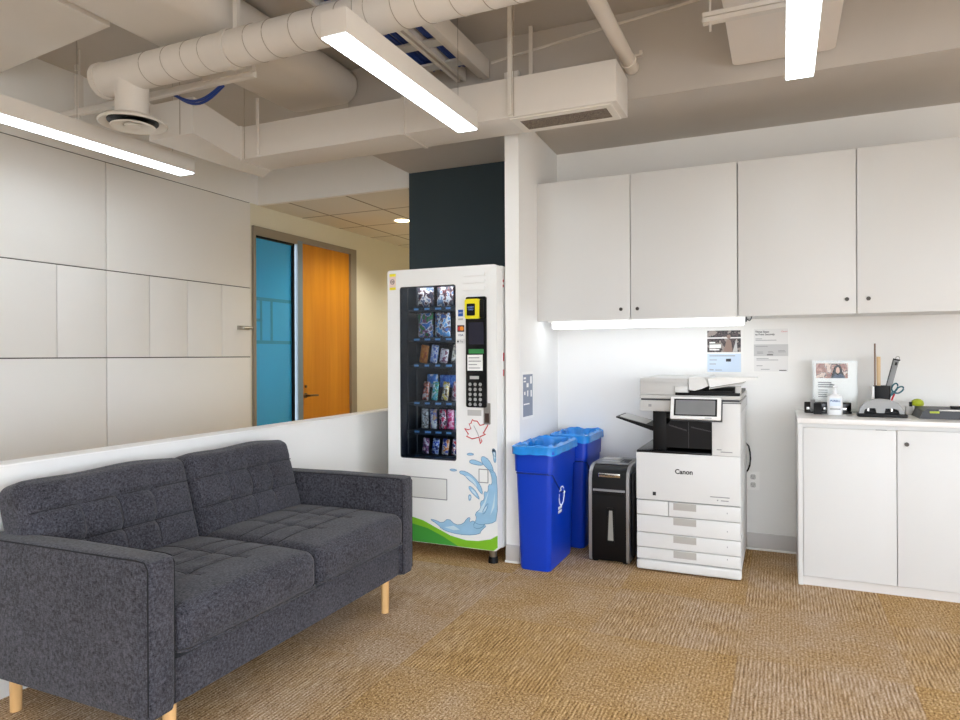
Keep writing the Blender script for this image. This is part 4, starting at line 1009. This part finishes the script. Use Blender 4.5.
for x in (.14, .225, .325): MB().box(x-.012, 4.352, WZ+.016, x+.012, 4.373, WZ+.034, .003).build('punch_head', CHROME, o)
o = thing('tape_dispenser', 'small black tape dispenser left of the sanitizer bottle', 'tape dispenser', (.18, 4.30, WZ))
MB().prism([(4.255, WZ), (4.335, WZ), (4.335, WZ+.03), (4.31, WZ+.065), (4.27, WZ+.062), (4.255, WZ+.03)], 'x', .164, .203).build('base', BLACK, o)
MB().cyl((.150, 4.315, WZ+.045), (.172, 4.315, WZ+.045), .034, n=28).build('tape_roll', MGREY, o)
o = thing('sanitizer_bottle', 'white hand sanitizer pump bottle with a blue label on the worktop', 'bottle', (.270, 4.27, WZ))
bx, by = .270, 4.27
def oval(z, a, b, n=28): return [(bx+a*math.cos(2*math.pi*i/n), by+b*math.sin(2*math.pi*i/n), z) for i in range(n)]
lv2 = [(WZ, .036, .024), (WZ+.004, .039, .027), (WZ+.094, .039, .027), (WZ+.104, .036, .025), (WZ+.113, .020, .017), (WZ+.118, .013, .013), (WZ+.128, .013, .013)]
mm = MB().add([p for z, a, b in lv2 for p in oval(z, a, b)], [[i*28+j, i*28+(j+1) % 28, (i+1)*28+(j+1) % 28, (i+1)*28+j] for i in range(len(lv2)-1) for j in range(28)]+[list(range(28))[::-1], list(range(6*28, 7*28))])
mm.build('bottle_body', mat('bottle_white', (240, 241, 242), .25), o)
MB().cyl((bx, by, WZ+.122), (bx, by, WZ+.138), .012, n=20).cyl((bx, by, WZ+.138), (bx, by, WZ+.152), .005, n=12).box(bx-.012, by-.045, WZ+.152, bx+.012, by+.012, WZ+.162, .004).build('pump', bpy.data.materials['bottle_white'], o)
lb = MB().box(bx-.028, by-.0285, WZ+.05, bx+.028, by-.0265, WZ+.094).build('label_field', mat('label_pale_blue', (222, 232, 242), .5), o)
text('bottle_text', 'PURELL', .0145, (bx, by-.029, WZ+.078), FRONT, mat('label_blue', (36, 84, 150), .5), o, bold=.0004)
MB().box(bx-.026, by-.0275, WZ+.030, bx+.026, by-.0265, WZ+.036).build('label_line', GREYINK, o)
# arched grey hole punch
o = thing('hole_punch', 'grey three-hole punch with an arched handle and black base', 'hole punch', (.48, 4.22, WZ))
hx0, hx1, hy = .378, .585, 4.215
hx0 += .003; hx1 += .008
MB().box(hx0+.02, hy+.005, WZ+.01, hx1-.02, hy+.04, WZ+.056, .004).box(hx0-.006, hy-.045, WZ, hx1+.012, hy+.05, WZ+.018, .004).box(hx0+.004, hy-.012, WZ+.014, hx1-.004, hy+.03, WZ+.034, .003).build('base', BLACK, o)
arch = [(hx0, WZ+.018), (hx0+.005, WZ+.045), (hx0+.03, WZ+.078), (hx0+.07, WZ+.094), (.4815, WZ+.098), (hx1-.07, WZ+.094), (hx1-.03, WZ+.078), (hx1-.005, WZ+.045), (hx1, WZ+.018),
        (hx1-.022, WZ+.018), (hx1-.028, WZ+.04), (hx1-.05, WZ+.047), (.505, WZ+.047), (.50, WZ+.022), (.463, WZ+.022), (.458, WZ+.047), (hx0+.05, WZ+.047), (hx0+.028, WZ+.04), (hx0+.022, WZ+.018)]
MB().prism(arch, 'y', hy-.03, hy+.012).build('handle', mat('punch_grey', (158, 158, 157), .4), o)
for x in (.425, .535): MB().cyl((x, hy-.005, WZ+.03), (x, hy-.005, WZ+.048), .010, n=16).build('spring', CHROME, o)
# pen cup with its tools
n_before = set(COL.objects)
o = thing('pen_cup', 'black pen cup holding rulers, a cutter and scissors', 'pen cup', (.53, 4.41, WZ))
MB().ring(rrect(.486, 4.37, .562, 4.45, .008, 3), rrect(.489, 4.373, .559, 4.447, .006, 3), 'z', WZ, WZ+.160).box(.488, 4.372, WZ, .560, 4.448, WZ+.004).build('cup', BLACK, o)
MB().box(.472, 4.372, WZ, .485, 4.448, WZ+.155, .002).build('clip_board', PAPER, o)
tag(MB().box(.4905, 4.432, WZ+.005, .4985, 4.440, 1.282).build('dowel', wood('dark_dowel_wood', (92, 62, 36), (126, 88, 54), 2)), 'tall dark wooden stick standing in the black pen cup', 'stick')
tag(MB().box(.503, 4.436, WZ+.005, .523, 4.441, 1.207, .001).build('ruler', wood('pale_ruler_wood', (202, 168, 120), (222, 192, 146), 2)), 'pale wooden ruler standing in the black pen cup', 'ruler')
R2 = Matrix.Translation((.527, 4.405, WZ+.01)) @ Matrix.Rotation(math.radians(13.5), 4, 'Y')
o = thing('utility_cutter', 'silver and black metal blade tool leaning right in the black pen cup', 'cutter', (.527, 4.405, WZ+.01))
MB().box(-.015, -.004, 0, .012, .004, .305, .002, M=R2).build('blade_channel', MGREY, o)
MB().box(-.0185, -.006, 0, -.015, .006, .30, M=R2).box(-.0185, -.006, .30, .016, .006, .308, M=R2).box(-.004, -.006, .272, .006, -.003, .29, M=R2).build('edge_guard', BLACK, o)
MB().tube([(R2 @ Vector((-.008+.010*(1-math.cos(a)), 0, .308+.016*math.sin(a)))) for a in [k*math.pi/8 for k in range(9)]], .0022, 6).build('hook', STEEL, o)
o = thing('scissors', 'teal-handled scissors leaning in the black pen cup', 'scissors', (.55, 4.385, WZ))
sy = 4.386
for cx_, cz_, tl in ((.585, 1.035, 20), (.607, 1.022, 48)):
    tt = math.radians(tl)
    pts = [(cx_+.024*math.sin(tt)*math.cos(a)+.013*math.cos(tt)*math.sin(a), sy, cz_+.024*math.cos(tt)*math.cos(a)-.013*math.sin(tt)*math.sin(a)) for a in [k*2*math.pi/20 for k in range(20)]]
    MB().tube(pts, .0042, 7, closed=True).tube([(cx_-.024*math.sin(tt), sy, cz_-.024*math.cos(tt)), (.563, sy, .99), (.548, sy, .955)], .0055, 7).build('handle', mat('teal_handle', (20, 96, 110), .4), o)
MB().box(.532, sy-.002, WZ+.01, .545, sy+.002, .96).build('blade', STEEL, o)
tag(MB().tube([(.550, 4.40, WZ+.02), (.577, 4.385, .985), (.583, 4.382, 1.0)], .0045, 8).build('red_pen', RED), 'short red pen in the black pen cup beside the scissors', 'pen')
for o in set(COL.objects)-n_before:
    if not o.parent: o.location.x -= .011
# paper trimmer, green stamp
o = thing('paper_trimmer', 'dark grey paper trimmer with a silver rail at the right end of the worktop', 'paper trimmer', (.80, 4.25, WZ))
MB().prism([(.655, WZ), (1.0, WZ), (1.0, WZ+.052), (.69, WZ+.050), (.672, WZ+.04)], 'y', 4.16, 4.40).build('bed', DGREY, o)
MB().box(.74, 4.155, WZ+.042, 1.0, 4.17, WZ+.05, .002).build('rail', STEEL, o)
MB().box(.80, 4.20, WZ+.052, 1.0, 4.23, WZ+.066, .003).build('cutter_bar', BLACK, o)
MB().box(.700, 4.157, WZ+.030, .742, 4.161, WZ+.040).build('lime_label', LIME, o)
o = thing('hand_stamp', 'small gadget with a rounded lime green knob beside the paper trimmer', 'stamp', (.655, 4.34, WZ))
MB().lathe([(.018, 0), (.02, .01), (.012, .03), (.012, .048), (.016, .052)], (.686, 4.43, WZ), 24).build('stem', MGREY, o)
MB().lathe([(0, .050), (.028, .050), (.032, .060), (.028, .076), (.016, .086), (0, .089)], (.688, 4.43, WZ), 28).build('knob', LIME, o)
MB().box(.648, 4.415, WZ+.045, .662, 4.44, WZ+.07, .003).build('side_clip', BLACK, o)
MB().box(.630, 4.41, WZ, .665, 4.45, WZ+.045, .004).build('side_block', LGREY, o)

# ---------------------------------------------------------------- camera, world, view
cam = bpy.data.cameras.new('camera'); co = bpy.data.objects.new('camera', cam); COL.objects.link(co)
f_px, yaw, roll, cyy = 677.062, .4193289, -.0045, 355.291
Fv = Vector((-math.sin(yaw), math.cos(yaw), 0)); Rv = Vector((math.cos(yaw), math.sin(yaw), 0)); Uv = Vector((0, 0, 1))
R3 = Rv*math.cos(roll)+Uv*math.sin(roll); U3 = Uv*math.cos(roll)-Rv*math.sin(roll)
mw = Matrix((R3, U3, -Fv)).transposed().to_4x4(); mw.translation = Vector((0, 0, 1.225))
co.matrix_world = mw
cam.sensor_fit = 'HORIZONTAL'; cam.sensor_width = 36; cam.lens = f_px/960*36
cam.shift_y = -(360-cyy)/960; cam.clip_start = .05
SC.camera = co
wd = bpy.data.worlds.new('world'); SC.world = wd; wd.use_nodes = True
# beyond the added wall openings, as fill light: bright hazy sky over duller ground
wn_, wl_ = wd.node_tree.nodes, wd.node_tree.links
tcw = wn_.new('ShaderNodeTexCoord'); spw = wn_.new('ShaderNodeSeparateXYZ'); rmp = wn_.new('ShaderNodeValToRGB')
wl_.new(tcw.outputs['Generated'], spw.inputs[0])
adj = wn_.new('ShaderNodeMath'); adj.operation = 'MULTIPLY_ADD'; adj.inputs[1].default_value = .5; adj.inputs[2].default_value = .5
wl_.new(spw.outputs[2], adj.inputs[0]); wl_.new(adj.outputs[0], rmp.inputs[0])
rmp.color_ramp.elements[0].position = .44; rmp.color_ramp.elements[0].color = (.40, .40, .40, 1)
rmp.color_ramp.elements[1].position = .53; rmp.color_ramp.elements[1].color = (.87, .95, 1.06, 1)
wl_.new(rmp.outputs[0], wn_['Background'].inputs[0]); wn_['Background'].inputs[1].default_value = 4.4
vs_ = SC.view_settings
vs_.view_transform = 'Standard'; vs_.look = 'None'; vs_.gamma = 1; vs_.use_curve_mapping = False; vs_.exposure = 1.12
SC.cycles.use_denoising = True
SC.cycles.max_bounces = 10; SC.cycles.diffuse_bounces = 6; SC.cycles.transparent_max_bounces = 12
SC.cycles.sample_clamp_indirect = 6
